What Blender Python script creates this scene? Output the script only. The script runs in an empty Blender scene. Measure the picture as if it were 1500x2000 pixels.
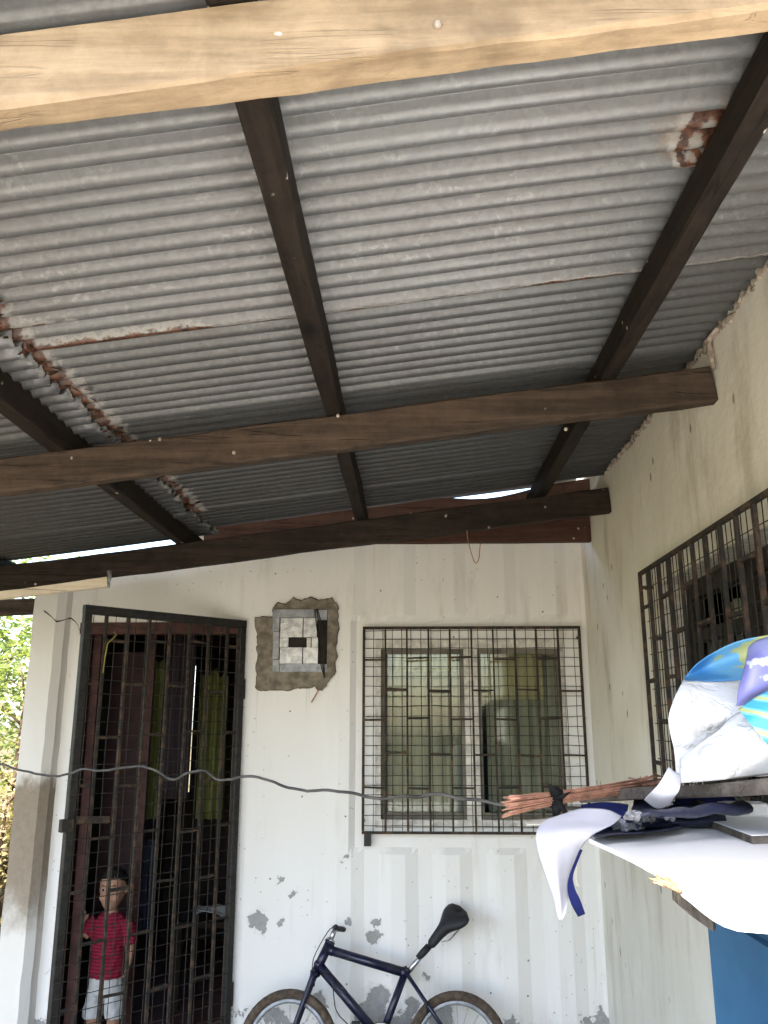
import bpy, math, random
from mathutils import Vector, Matrix, noise
random.seed(7)
SC = bpy.context.scene
COL = SC.collection
R = math.radians

# ------------------------------------------------------------------ camera, sky, sun, exposure
F_PX = 1620.0                       # focal length in pixels of the 1500 x 2000 photograph
PITCH = R(14.04)
YAW = math.atan(55 / (F_PX / math.cos(PITCH)))
CAM = Vector((0, 0, 1.6))
cam_d = bpy.data.cameras.new('camera')
cam_d.sensor_fit = 'VERTICAL'; cam_d.sensor_height = 24.0
cam_d.lens = F_PX / 2000 * 24.0
cam_d.clip_start = 0.02; cam_d.clip_end = 800
cam = bpy.data.objects.new('camera', cam_d); COL.objects.link(cam)
cam.location = CAM; cam.rotation_euler = (math.pi / 2 + PITCH, 0, YAW)
SC.camera = cam

SUN_DIR = Vector((-0.16, -0.49, 0.85)).normalized()     # towards the sun: behind the camera, a little to the left
world = bpy.data.worlds.new('World'); SC.world = world; world.use_nodes = True
wn = world.node_tree
sky = wn.nodes.new('ShaderNodeTexSky'); sky.sky_type = 'NISHITA'; sky.sun_disc = False
sky.sun_elevation = math.asin(SUN_DIR.z); sky.sun_rotation = math.atan2(SUN_DIR.x, SUN_DIR.y)
sky.dust_density = 2.0; sky.air_density = 1.0
bgn = wn.nodes['Background']; bgn.inputs['Strength'].default_value = 0.15
wn.links.new(sky.outputs['Color'], bgn.inputs['Color'])
sun_d = bpy.data.lights.new('sun', 'SUN'); sun_d.energy = 4.2; sun_d.angle = R(0.5); sun_d.color = (1.0, 0.95, 0.87)
sun = bpy.data.objects.new('sun', sun_d); COL.objects.link(sun)
sun.rotation_euler = SUN_DIR.to_track_quat('Z', 'Y').to_euler(); sun.location = (-3, -9, 14)
VS = SC.view_settings
VS.view_transform = 'Standard'; VS.look = 'None'; VS.gamma = 1.0; VS.exposure = 2.8; VS.use_curve_mapping = False
SC.cycles.max_bounces = 10; SC.cycles.diffuse_bounces = 6; SC.cycles.glossy_bounces = 4; SC.cycles.transparent_max_bounces = 12

# ------------------------------------------------------------------ pixel -> place helpers
_f = Vector((-math.sin(YAW) * math.cos(PITCH), math.cos(YAW) * math.cos(PITCH), math.sin(PITCH)))
_r = Vector((math.cos(YAW), math.sin(YAW), 0)); _u = _r.cross(_f)
def ray(x, y): return _r * ((x - 750) / F_PX) - _u * ((y - 1000) / F_PX) + _f
def at(x, y, axis, v):
    d = ray(x, y); return CAM + d * ((v - CAM[axis]) / d[axis])
def atY(x, y, v): return at(x, y, 1, v)
def atX(x, y, v): return at(x, y, 0, v)
def atZ(x, y, v): return at(x, y, 2, v)

# ------------------------------------------------------------------ materials
class NT:
    def __init__(s, name):
        s.m = bpy.data.materials.new(name); s.m.use_nodes = True
        s.t = s.m.node_tree; s.b = s.t.nodes['Principled BSDF']; s.out = s.t.nodes['Material Output']
        s._pos = None
    def new(s, k): return s.t.nodes.new(k)
    def link(s, a, b): s.t.links.new(a, b)
    def setin(s, sock, v):
        if hasattr(v, 'is_linked') or hasattr(v, 'links'): s.link(v, sock)
        elif isinstance(v, (tuple, list)) and len(v) == 3 and sock.type == 'RGBA': sock.default_value = (*v, 1)
        else: sock.default_value = v
    def pos(s):
        if not s._pos: s._pos = s.new('ShaderNodeNewGeometry').outputs['Position']
        return s._pos
    def obj(s): return s.new('ShaderNodeTexCoord').outputs['Object']
    def rnd(s): return s.new('ShaderNodeObjectInfo').outputs['Random']
    def attr(s, n):
        a = s.new('ShaderNodeAttribute'); a.attribute_name = n; return a.outputs['Fac']
    def scale(s, v, sc, off=(0, 0, 0)):
        n = s.new('ShaderNodeMapping'); s.link(v, n.inputs['Vector']); n.inputs['Scale'].default_value = sc
        n.inputs['Location'].default_value = off; return n.outputs['Vector']
    def noise(s, v, scale, detail=4, rough=.55, col=False):
        n = s.new('ShaderNodeTexNoise'); s.link(v, n.inputs['Vector']); n.inputs['Scale'].default_value = scale
        n.inputs['Detail'].default_value = detail; n.inputs['Roughness'].default_value = rough
        return n.outputs['Color' if col else 'Fac']
    def voro(s, v, scale, out='Distance', feat='F1'):
        n = s.new('ShaderNodeTexVoronoi'); n.feature = feat; s.link(v, n.inputs['Vector']); n.inputs['Scale'].default_value = scale
        return n.outputs[out]
    def ramp(s, f, a, b, va=0.0, vb=1.0):
        n = s.new('ShaderNodeMapRange'); s.setin(n.inputs['Value'], f)
        n.inputs['From Min'].default_value = a; n.inputs['From Max'].default_value = b
        n.inputs['To Min'].default_value = va; n.inputs['To Max'].default_value = vb; n.interpolation_type = 'SMOOTHSTEP'
        return n.outputs['Result']
    def math(s, op, a, b=0.0, c=None):
        n = s.new('ShaderNodeMath'); n.operation = op; s.setin(n.inputs[0], a); s.setin(n.inputs[1], b)
        if c is not None: s.setin(n.inputs[2], c)
        return n.outputs[0]
    def mix(s, f, a, b, mode='MIX'):
        n = s.new('ShaderNodeMix'); n.data_type = 'RGBA'; n.blend_type = mode
        s.setin(n.inputs[0], f); s.setin(n.inputs[6], a); s.setin(n.inputs[7], b); return n.outputs[2]
    def sep(s, v):
        n = s.new('ShaderNodeSeparateXYZ'); s.link(v, n.inputs[0]); return n.outputs
    def warp(s, v, scale, amp, detail=3):
        c = s.noise(v, scale, detail, .6, True)
        n = s.new('ShaderNodeVectorMath'); n.operation = 'SUBTRACT'; s.link(c, n.inputs[0]); n.inputs[1].default_value = (.5, .5, .5)
        k = s.new('ShaderNodeVectorMath'); k.operation = 'SCALE'; s.link(n.outputs[0], k.inputs[0]); k.inputs['Scale'].default_value = amp
        a = s.new('ShaderNodeVectorMath'); a.operation = 'ADD'; s.link(v, a.inputs[0]); s.link(k.outputs[0], a.inputs[1]); return a.outputs[0]
    def blobs(s, v, pts):           # smallest distance / radius over a list of (point, radius)
        cur = None
        for p, r in pts:
            n = s.new('ShaderNodeVectorMath'); n.operation = 'DISTANCE'; s.link(v, n.inputs[0]); n.inputs[1].default_value = tuple(p)
            d = s.math('DIVIDE', n.outputs['Value'], r)
            cur = d if cur is None else s.math('MINIMUM', cur, d)
        return cur
    def bump(s, h, strength=.3, dist=.01):
        n = s.new('ShaderNodeBump'); s.link(h, n.inputs['Height']); n.inputs['Strength'].default_value = strength
        n.inputs['Distance'].default_value = dist; s.link(n.outputs[0], s.b.inputs['Normal'])
    def done(s, color, rough=.8, metal=0.0, spec=.4):
        s.setin(s.b.inputs['Base Color'], color); s.setin(s.b.inputs['Roughness'], rough); s.setin(s.b.inputs['Metallic'], metal)
        s.setin(s.b.inputs['Specular IOR Level'], spec); return s.m

def simple(name, col, rough=.7, metal=0.0, spec=.4, var=.25, scale=18, bump=.15):
    n = NT(name); v = n.obj()
    f = n.noise(v, scale, 5)
    c = n.mix(n.ramp(f, .3, .7), tuple(x * (1 - var) for x in col), tuple(min(1, x * (1 + var)) for x in col))
    n.bump(n.noise(v, scale * 4, 3), bump, .004)
    return n.done(c, rough, metal, spec)

def wood(name, dark, light, axis, rough=.8, grime=.5, stretch=1.6, ckf=.5):
    n = NT(name); v = n.pos()
    sc = [26, 26, 26]; sc[axis] = stretch
    g = n.noise(n.warp(n.scale(v, tuple(sc)), .6, .9), 1.6, 6, .62)
    g = n.math('ADD', n.math('MULTIPLY', g, .6), n.math('MULTIPLY', n.noise(n.warp(v, 12, .08), 17, 6, .72), .4))
    blot = n.noise(v, 4.5, 5, .6)
    c = n.mix(n.ramp(g, .32, .7), dark, light)
    c = n.mix(n.math('MULTIPLY', n.ramp(blot, .52, .72), grime), c, tuple(x * .45 for x in dark))
    sp = n.voro(n.warp(v, 9, .05), 22)
    keep = n.ramp(n.noise(v, 6, 2), .60, .66)
    c = n.mix(n.math('MULTIPLY', n.ramp(sp, .16, .10), keep), c, (.62, .56, .46))
    ks = [3.2, 3.2, 3.2]; ks[axis] = 1.3
    kn = n.voro(n.warp(n.scale(v, tuple(ks)), 2, .25), 1.5); kr = n.sep(n.voro(n.warp(n.scale(v, tuple(ks)), 2, .25), 1.5, 'Color'))[0]
    c = n.mix(n.math('MULTIPLY', n.ramp(kn, .17, .05), n.ramp(kr, .45, .5)), c, tuple(x * .35 for x in dark))
    cs = [30, 30, 30]; cs[axis] = 1.0
    ck = n.math('ABSOLUTE', n.math('SUBTRACT', n.noise(n.warp(n.scale(v, tuple(cs)), .5, .8), .7, 3), .5))
    crack = n.math('MULTIPLY', n.ramp(ck, .012, .004), n.ramp(n.noise(v, 3.3, 3), .46, .56))
    c = n.mix(n.math('MULTIPLY', crack, ckf), c, tuple(x * .2 for x in dark))
    n.bump(n.math('SUBTRACT', g, crack), .5, .006)
    return n.done(c, rough, 0, .2)

def make_materials():
    M = {}
    # galvanised sheet
    n = NT('galvanised_steel'); v = n.pos()
    span = n.voro(n.warp(v, 30, .02), 95, 'Color')
    s = n.sep(span)[0]
    cloud = n.noise(v, 3.2, 5, .6); fine = n.noise(v, 120, 2)
    base = n.mix(n.ramp(cloud, .35, .65), (.315, .31, .305), (.345, .355, .35))
    base = n.mix(.22, base, n.mix(s, (.18, .178, .175), (.46, .465, .455)))
    white = n.math('MULTIPLY', n.ramp(n.noise(v, 55, 4, .7), .54, .66), n.ramp(n.noise(v, 7, 3), .40, .62))
    base = n.mix(n.math('MULTIPLY', white, .42), base, (.66, .66, .63))
    streak = n.noise(n.scale(v, (2.0, 22, 4)), 1.0, 5, .6)
    base = n.mix(n.ramp(streak, .54, .74, 0, .45), base, (.24, .215, .195))
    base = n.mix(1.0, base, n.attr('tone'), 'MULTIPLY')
    edge = n.attr('edge')
    rn = n.noise(n.scale(v, (1, 1.6, 1)), 26, 6, .7)
    rf = n.math('ADD', edge, n.math('MULTIPLY', n.math('SUBTRACT', rn, .5), .9))
    def onsheet(px, py):
        d = ray(px, py); return CAM + d * ((2.597 - CAM.z) / (d.z - .125 * d.x))
    pts = [(onsheet(1375, 245), .050), (onsheet(1350, 280), .040), (onsheet(1345, 305), .026)]
    bl = n.blobs(n.warp(n.warp(v, 14, .06, 5), 60, .02, 4), pts)
    rust1 = n.ramp(rf, .50, .62); pale1 = n.ramp(rf, .30, .44)
    rust2 = n.math('MULTIPLY', n.ramp(bl, .95, .85), n.ramp(bl, .35, .55)); pale2 = n.ramp(bl, 1.30, 1.12)
    rust = n.math('MAXIMUM', rust1, rust2); pale = n.math('MAXIMUM', pale1, pale2)
    rc = n.mix(n.ramp(n.noise(v, 60, 5, .7), .35, .65), (.022, .011, .008), (.115, .046, .022))
    c = n.mix(n.math('MULTIPLY', pale, .42), base, (.36, .34, .30))
    c = n.mix(n.math('MULTIPLY', n.ramp(bl, 2.2, 1.0, 0, .5), n.ramp(n.noise(v, 30, 5, .7), .42, .6)), c, (.20, .13, .085))
    c = n.mix(rust, c, rc)
    met = n.math('MULTIPLY', n.math('SUBTRACT', 1.0, pale), .35)
    n.bump(n.noise(v, 160, 3), .12, .002)
    M['galv'] = n.done(c, n.ramp(fine, .3, .7, .36, .50), met, .5)
    M['rust'] = simple('rust_flakes', (.065, .028, .016), .95, 0, .1, .5, 60, .8)
    M['oxide'] = simple('oxidised_zinc', (.38, .36, .32), .9, 0, .2, .35, 60, .8)
    # timber
    M['beam'] = wood('dark_beam_timber', (.030, .021, .015), (.088, .060, .041), 0)
    M['beam_dim'] = wood('dimmed_beam_timber', (.015, .011, .008), (.042, .029, .021), 0)  # darker copy of the beam timber, paints the dimmer light at the back
    M['beam_new'] = wood('pale_beam_timber', (.20, .14, .085), (.36, .265, .165), 0, .9, .4, 2.5, .15)
    M['purlin'] = wood('black_brown_purlin', (.010, .007, .005), (.028, .020, .014), 1)
    M['plate'] = wood('red_brown_plank', (.050, .024, .016), (.095, .048, .032), 0)
    M['batten'] = wood('cream_batten', (.62, .52, .38), (.76, .68, .54), 0, .7, .1)
    M['post'] = wood('grey_post', (.12, .09, .06), (.24, .19, .14), 2)
    M['plank'] = wood('weathered_plank', (.055, .045, .038), (.13, .11, .095), 0)
    # painted container wall
    n = NT('white_painted_steel_wall'); v = n.pos(); x, y, z = n.sep(v)
    base = n.mix(n.noise(n.scale(v, (5, 5, .9)), 1.0, 5, .6), (.78, .745, .685), (.84, .825, .795))
    stain = n.noise(n.scale(v, (7, 7, 1.3)), 1.6, 6, .65)
    base = n.mix(n.ramp(stain, .52, .76, 0, .38), base, (.50, .45, .37))
    drip = n.noise(n.scale(v, (34, 34, .9)), 1.0, 4, .6)
    base = n.mix(n.math('MULTIPLY', n.ramp(drip, .60, .74, 0, .28), n.ramp(n.noise(v, 1.8, 3), .42, .6)), base, (.40, .34, .26))
    low = n.ramp(z, .02, .55, .27, 0.0)
    w = n.warp(v, 14, .07)
    cn = n.noise(w, 6.5, 6, .62)
    chip = n.ramp(n.math('ADD', cn, low), .735, .750)
    pts = [(atY(505, 1795, 4.32), .055), (atY(512, 1815, 4.32), .035), (atY(545, 1800, 4.32), .022), (atY(735, 1800, 4.32), .03), (atY(732, 1828, 4.32), .045),
           (atY(682, 1803, 4.32), .03), (atY(795, 1800, 4.32), .02), (atY(740, 1950, 4.32), .075), (atY(720, 1985, 4.32), .10), (atY(800, 1965, 4.32), .06),
           (atY(860, 1985, 4.32), .09), (atY(545, 1718, 4.32), .018), (atY(573, 1745, 4.32), .018), (atY(830, 1905, 4.32), .018), (atY(676, 1676, 4.32), .030),
           (atY(620, 1960, 4.32), .06), (atY(985, 1900, 4.32), .014)]
    pts = [(p, r * .78) for p, r in pts]
    bl = n.blobs(n.warp(n.warp(v, 17, .11, 5), 55, .03, 4), pts)
    chip = n.math('MAXIMUM', chip, n.ramp(bl, 1.0, .93))
    halo = n.math('MAXIMUM', n.ramp(n.math('ADD', cn, low), .68, .735), n.ramp(bl, 1.45, 1.0))
    sp = n.voro(n.scale(v, (1, 0, 1)), 13); rs = n.sep(n.voro(n.scale(v, (1, 0, 1)), 13, 'Color'))
    dots = n.math('MULTIPLY', n.ramp(sp, n_dot, n_dot * .6), n.ramp(rs[0], .60, .62))
    sp2 = n.voro(n.scale(n.warp(v, 20, .02), (1, 0, 1)), 34); rs2 = n.sep(n.voro(n.scale(n.warp(v, 20, .02), (1, 0, 1)), 34, 'Color'))
    dots2 = n.math('MULTIPLY', n.ramp(sp2, .16, .09), n.math('MULTIPLY', n.ramp(rs2[0], .60, .62), n.ramp(n.noise(v, 3.0, 3), .44, .54)))
    c = n.mix(n.math('MULTIPLY', dots2, .6), base, (.30, .27, .23))
    c = n.mix(dots, c, (.20, .18, .16))
    c = n.mix(n.math('MULTIPLY', halo, n.ramp(n.noise(v, 30, 5, .7), .40, .62, 0, .45)), c, (.55, .51, .45))
    c = n.mix(chip, c, n.mix(n.noise(v, 40, 5, .7), (.20, .195, .185), (.46, .445, .42)))
    n.bump(n.math('ADD', n.math('MULTIPLY', chip, -1.0), n.math('MULTIPLY', n.noise(v, 45, 4), .25)), .6, .005)
    M['white_wall'] = n.done(c, .62, 0, .35)
    # plaster (left pier) with a damp brown band
    n = NT('white_plaster'); v = n.pos(); x, y, z = n.sep(v)
    base = n.mix(n.noise(n.scale(v, (5, 5, 1.4)), 1.5, 5, .6), (.66, .62, .555), (.77, .74, .69))
    nz = n.math('ADD', z, n.math('MULTIPLY', n.math('SUBTRACT', n.noise(n.scale(v, (1, 1, .6)), 7, 5, .65), .5), .55))
    damp = n.math('MULTIPLY', n.ramp(nz, 1.38, 1.24), n.ramp(nz, .55, .85))
    damp = n.math('MULTIPLY', damp, n.ramp(x, -1.70, -1.80))
    c = n.mix(n.math('MULTIPLY', damp, .95), base, n.mix(n.noise(v, 22, 5, .7), (.17, .13, .09), (.36, .29, .215)))
    n.bump(n.noise(v, 35, 5), .4, .004)
    M['plaster'] = n.done(c, .85, 0, .2)
    # cream side wall
    n = NT('cream_plaster'); v = n.pos(); x, y, z = n.sep(v)
    base = n.mix(n.ramp(n.noise(v, 1.6, 5, .6), .35, .65), (.74, .685, .575), (.82, .775, .675))
    st = n.noise(n.scale(v, (4, 6, 1.6)), 1.3, 6, .62)
    base = n.mix(n.ramp(st, .48, .74, 0, .55), base, (.42, .35, .25))
    sp = n.voro(n.scale(n.warp(v, 9, .04), (0, 1, .6)), 11); rs = n.sep(n.voro(n.scale(n.warp(v, 9, .04), (0, 1, .6)), 11, 'Color'))
    d = n.math('MULTIPLY', n.ramp(sp, .14, .08), n.ramp(rs[0], .66, .68))
    base = n.mix(n.math('MULTIPLY', d, .75), base, (.20, .15, .10))
    base = n.mix(n.ramp(z, 1.5, .6, 0, .25), base, (.60, .61, .61))
    n.bump(n.noise(v, 16, 6, .6), .5, .008)
    M['cream'] = n.done(base, .85, 0, .2)
    M['cement'] = simple('rough_cement', (.215, .185, .145), .95, 0, .1, .35, 24, .8)
    M['mortar'] = simple('crumbling_mortar', (.36, .30, .24), .95, 0, .1, .4, 50, .9)
    M['black_steel'] = simple('black_painted_steel', (.022, .020, .018), .55, .2, .4, .4, 30, .3)
    n = NT('rusty_grille_steel'); v = n.pos()
    f = n.noise(v, 24, 6, .7)
    n.bump(n.noise(v, 90, 3), .5, .003)
    M['grille'] = n.done(n.mix(n.ramp(f, .46, .66), (.028, .025, .020), (.105, .060, .036)), .75, .15, .3)
    M['wire'] = simple('dull_wire', (.030, .025, .019), .75, .1, .4, .4, 40, .2)
    M['red_paint'] = simple('red_brown_door_paint', (.068, .025, .021), .6, 0, .35, .35, 14, .3)
    M['dark_frame'] = simple('dark_stained_frame', (.030, .025, .020), .7, 0, .25, .35, 14, .3)
    M['olive_frame'] = simple('olive_brown_sash_paint', (.16, .145, .11), .6, 0, .35, .3, 14, .3)
    M['maroon'] = simple('dark_maroon_board', (.030, .011, .012), .6, 0, .3, .35, 9, .3)
    M['brown_paint'] = simple('brown_window_paint', (.10, .062, .042), .6, 0, .35, .35, 14, .3)
    M['white_paint'] = simple('chipped_white_frame_paint', (.66, .62, .55), .6, 0, .35, .22, 30, .4)
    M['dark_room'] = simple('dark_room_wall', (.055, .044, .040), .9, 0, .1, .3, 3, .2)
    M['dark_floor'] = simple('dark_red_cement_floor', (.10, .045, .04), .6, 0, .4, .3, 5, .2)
    # glass
    n = NT('window_glass'); tp = n.new('ShaderNodeBsdfTransparent'); tp.inputs['Color'].default_value = (.90, .91, .88, 1)
    gl = n.new('ShaderNodeBsdfGlossy'); gl.inputs['Roughness'].default_value = .05; gl.inputs['Color'].default_value = (.9, .95, .9, 1)
    fr = n.new('ShaderNodeFresnel'); fr.inputs['IOR'].default_value = 1.45; ms = n.new('ShaderNodeMixShader')
    n.link(fr.outputs[0], ms.inputs[0]); n.link(tp.outputs[0], ms.inputs[1]); n.link(gl.outputs[0], ms.inputs[2]); n.link(ms.outputs[0], n.out.inputs['Surface'])
    M['glass'] = n.m
    # cloths
    def cloth(name, a, b, trans=.35, sc=(60, 60, 2)):
        n = NT(name); v = n.obj()
        f = n.noise(n.scale(v, sc), 1.0, 4)
        c = n.mix(n.ramp(f, .3, .7), a, b)
        n.bump(n.noise(v, 320, 2), .2, .002)
        n.done(c, .9, 0, .15)
        tr = n.new('ShaderNodeBsdfTranslucent'); n.link(c, tr.inputs['Color'])
        ms = n.new('ShaderNodeMixShader'); ms.inputs[0].default_value = trans
        n.link(n.b.outputs[0], ms.inputs[1]); n.link(tr.outputs[0], ms.inputs[2]); n.link(ms.outputs[0], n.out.inputs['Surface'])
        return n.m
    M['green_cloth'] = cloth('olive_green_curtain', (.17, .185, .055), (.28, .29, .095), .5)
    M['purple_cloth'] = cloth('dark_purple_curtain', (.022, .017, .021), (.045, .034, .040), .08)
    M['blue_cloth'] = cloth('dark_blue_cloth', (.018, .022, .034), (.034, .040, .058), .1)
    M['sage_cloth'] = cloth('sage_green_curtain', (.36, .36, .285), (.47, .465, .375), .25)
    M['straw_reflection'] = cloth('straw_yellow_reflection', (.60, .55, .33), (.76, .72, .50), .35, (38, 38, 3))  # colour of a sunlit reflection, put on cloth behind the panes
    M['white_cloth'] = cloth('white_coated_cloth', (.70, .69, .76), (.80, .79, .84), .25, (8, 8, 8))
    M['cream_cloth'] = cloth('cream_cloth', (.62, .57, .47), (.72, .68, .58), .2, (8, 8, 8))
    M['navy_cloth'] = cloth('navy_cloth', (.008, .011, .055), (.014, .020, .10), .05, (20, 20, 20))
    n = NT('navy_plastic'); v = n.obj()
    n.bump(n.noise(v, 60, 4), .5, .004)
    M['navy_plastic'] = n.done(n.mix(n.noise(v, 14, 3), (.008, .009, .018), (.022, .026, .060)), .45, 0, .4)
    M['grey_plastic'] = simple('crumpled_grey_plastic', (.17, .175, .19), .45, 0, .5, .45, 60, .8)
    # printed banner
    def printed(name, c1, c2, c3, sc, thr):
        n = NT(name); v = n.obj()
        w = n.warp(v, 5, .16)
        f = n.noise(w, sc, 2, .4); g = n.noise(w, sc * 1.9, 2, .4)
        c = n.mix(n.ramp(f, .42, .58), c1, c2)
        c = n.mix(n.ramp(g, thr, thr + .03), c, c3)
        return n.done(c, .45, 0, .45)
    M['print_blue'] = printed('blue_floral_print', (.06, .24, .50), (.14, .38, .60), (.42, .45, .20), 7, .63)
    M['print_purple'] = printed('purple_print', (.19, .19, .46), (.30, .31, .58), (.55, .58, .72), 9, .60)
    n = NT('cyan_striped_print'); v = n.obj()
    wv = n.new('ShaderNodeTexWave'); wv.inputs['Scale'].default_value = 9; wv.inputs['Distortion'].default_value = 3.5; wv.inputs['Detail'].default_value = 1
    mp = n.new('ShaderNodeMapping'); mp.inputs['Rotation'].default_value = (0, R(68), 0); n.link(v, mp.inputs['Vector']); n.link(mp.outputs[0], wv.inputs['Vector'])
    c = n.mix(n.ramp(wv.outputs['Fac'], .55, .65), (.07, .40, .54), (.24, .60, .63))
    c = n.mix(n.ramp(wv.outputs['Fac'], .90, .95), c, (.52, .54, .22))
    M['print_cyan'] = n.done(c, .45, 0, .45)
    n = NT('white_vinyl'); v = n.obj()
    cr = n.math('ABSOLUTE', n.math('SUBTRACT', n.noise(n.warp(v, 6, .15), 9, 4, .6), .5))
    n.bump(n.math('ADD', n.ramp(cr, .0, .08), n.math('MULTIPLY', n.noise(v, 26, 4), .6)), .35, .008)
    M['vinyl'] = n.done(n.mix(n.ramp(n.noise(v, 11, 6, .7), .45, .75), (.78, .78, .79), (.60, .58, .55)), .6, 0, .3)
    n = NT('white_laminate'); v = n.obj()
    sc = n.noise(n.scale(v, (4, 60, 4)), 2, 5, .7)
    c = n.mix(n.ramp(sc, .66, .72, 0, .35), (.82, .82, .82), (.55, .52, .48))
    M['laminate'] = n.done(c, .4, 0, .4)
    M['chipboard'] = simple('broken_chipboard', (.30, .18, .10), .95, 0, .1, .5, 90, .8)
    M['cardboard'] = simple('dark_cardboard', (.10, .085, .07), .95, 0, .1, .4, 40, .4)
    M['copper'] = simple('copper_rod', (.38, .19, .125), .55, .12, .5, .35, 50, .2)
    M['black_cloth'] = simple('black_tie', (.012, .012, .012), .9, 0, .1, .3, 40, .3)
    n = NT('blue_painted_metal'); v = n.pos()
    c = n.mix(n.ramp(n.noise(v, 4, 6, .65), .35, .7), (.012, .075, .17), (.024, .115, .235))
    scr = n.math('MULTIPLY', n.ramp(n.noise(n.scale(v, (20, 20, 3)), 2.2, 6, .75), .66, .70), n.ramp(n.noise(v, 3, 3), .45, .6))
    c = n.mix(n.math('MULTIPLY', scr, .7), c, (.10, .11, .12)); c = n.mix(n.ramp(n.noise(v, 8, 6, .7), .58, .78, 0, .4), c, (.10, .10, .09))
    n.bump(n.noise(v, 3, 3), .25, .02)
    M['blue_metal'] = n.done(c, .5, 0, .4)
    M['teal'] = simple('teal_plastic', (.04, .16, .17), .45, 0, .4, .2, 8, .1)
    M['grey_cable'] = simple('grey_cable_sheath', (.065, .06, .056), .6, 0, .4, .5, 14, .4)
    M['zinc_plate'] = simple('scratched_tin_plate', (.42, .42, .41), .38, .55, .5, .28, 26, .5)
    M['grey_metal'] = simple('grey_metal_frame', (.27, .28, .29), .5, .4, .4, .3, 22, .3)
    M['void'] = simple('dark_cavity', (.030, .026, .023), .9, 0, .1, .2, 10, .1)
    M['yellow'] = simple('yellow_string', (.26, .22, .05), .8, 0, .2, .2, 10, .1)
    # bicycle
    n = NT('dark_navy_bike_paint'); v = n.pos()
    dust = n.ramp(n.noise(v, 13, 6, .7), .48, .70)
    scr = n.math('MULTIPLY', n.ramp(n.noise(n.scale(v, (30, 30, 90)), 1.6, 4, .7), .66, .70), n.ramp(n.noise(v, 9, 3), .45, .55))
    c = n.mix(n.math('MULTIPLY', dust, .5), (.008, .009, .030), (.060, .052, .050))
    c = n.mix(scr, c, (.22, .21, .20))
    n.bump(n.noise(v, 120, 3), .15, .002)
    M['bike_blue'] = n.done(c, n.ramp(n.noise(v, 13, 6, .7), .45, .70, .28, .75), .1, .5)
    M['tyre'] = simple('dusty_brown_tyre', (.085, .062, .045), .9, 0, .2, .4, 40, .6)
    M['bike_black'] = simple('worn_black_plastic', (.014, .014, .016), .6, 0, .4, .3, 40, .4)
    M['chrome'] = simple('dull_chrome', (.45, .45, .45), .3, .9, .5, .3, 40, .2)
    # person
    n = NT('skin'); n.b.inputs['Subsurface Weight'].default_value = .08
    M['skin'] = n.done(n.mix(n.noise(n.obj(), 16, 5, .6), (.27, .145, .09), (.40, .235, .155)), .6, 0, .3)
    M['hair'] = simple('short_black_hair', (.012, .010, .009), .8, 0, .2, .4, 120, .8)
    n = NT('red_striped_jersey'); v = n.pos(); z = n.sep(n.warp(v, 8, .012))[2]
    st = n.math('FRACT', n.math('MULTIPLY', z, 62.0))
    c = n.mix(n.ramp(st, .52, .66), (.22, .014, .036), (.11, .010, .022))
    M['jersey'] = n.done(c, .9, 0, .15)
    M['shorts'] = simple('white_cotton', (.44, .44, .43), .9, 0, .15, .1, 30, .4)
    M['eye_white'] = simple('eye_white', (.75, .73, .70), .2, 0, .5, .02, 10, 0)
    M['eye_dark'] = simple('dark_iris', (.02, .012, .008), .15, 0, .5, .02, 10, 0)
    M['lip'] = simple('lip_skin', (.34, .15, .115), .5, 0, .35, .1, 10, 0)
    # ground and plants
    n = NT('sandy_yard'); v = n.pos()
    c = n.mix(n.ramp(n.noise(v, .9, 6, .6), .35, .65), (.44, .40, .34), (.56, .53, .47))
    n.bump(n.noise(v, 18, 6, .65), .5, .02)
    M['yard'] = n.done(c, .95, 0, .1)
    n = NT('soil_with_grass'); v = n.pos()
    c = n.mix(n.ramp(n.noise(v, 1.3, 6, .6), .35, .65), (.075, .055, .035), (.13, .10, .062))
    c = n.mix(n.ramp(n.noise(v, 2.1, 6, .7), .50, .60), c, (.055, .08, .022))
    n.bump(n.noise(v, 18, 6, .65), .6, .03)
    M['soil'] = n.done(c, .95, 0, .1)
    n = NT('cement_floor'); v = n.pos()
    c = n.mix(n.ramp(n.noise(v, 1.4, 6, .6), .35, .65), (.05, .044, .038), (.085, .077, .067))
    n.bump(n.noise(v, 30, 5, .6), .3, .006)
    M['floor'] = n.done(c, .85, 0, .25)
    def leaf(name, a, b):
        n = NT(name); r = n.attr('tint')
        c = n.mix(r, a, b); n.done(c, .55, 0, .4)
        tr = n.new('ShaderNodeBsdfTranslucent'); n.link(n.mix(.5, c, (.30, .36, .05)), tr.inputs['Color'])
        ms = n.new('ShaderNodeMixShader'); ms.inputs[0].default_value = .4
        n.link(n.b.outputs[0], ms.inputs[1]); n.link(tr.outputs[0], ms.inputs[2]); n.link(ms.outputs[0], n.out.inputs['Surface'])
        return n.m
    M['leaf'] = leaf('bright_green_leaves', (.075, .125, .022), (.18, .215, .05))
    M['leaf_pale'] = leaf('olive_leaves', (.11, .14, .035), (.22, .22, .07))
    M['dry'] = leaf('dry_straw_leaves', (.20, .14, .06), (.36, .28, .14))
    M['bark'] = simple('grey_brown_bark', (.13, .09, .06), .95, 0, .1, .4, 20, .8)
    return M
n_dot = .075
M = make_materials()

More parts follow.
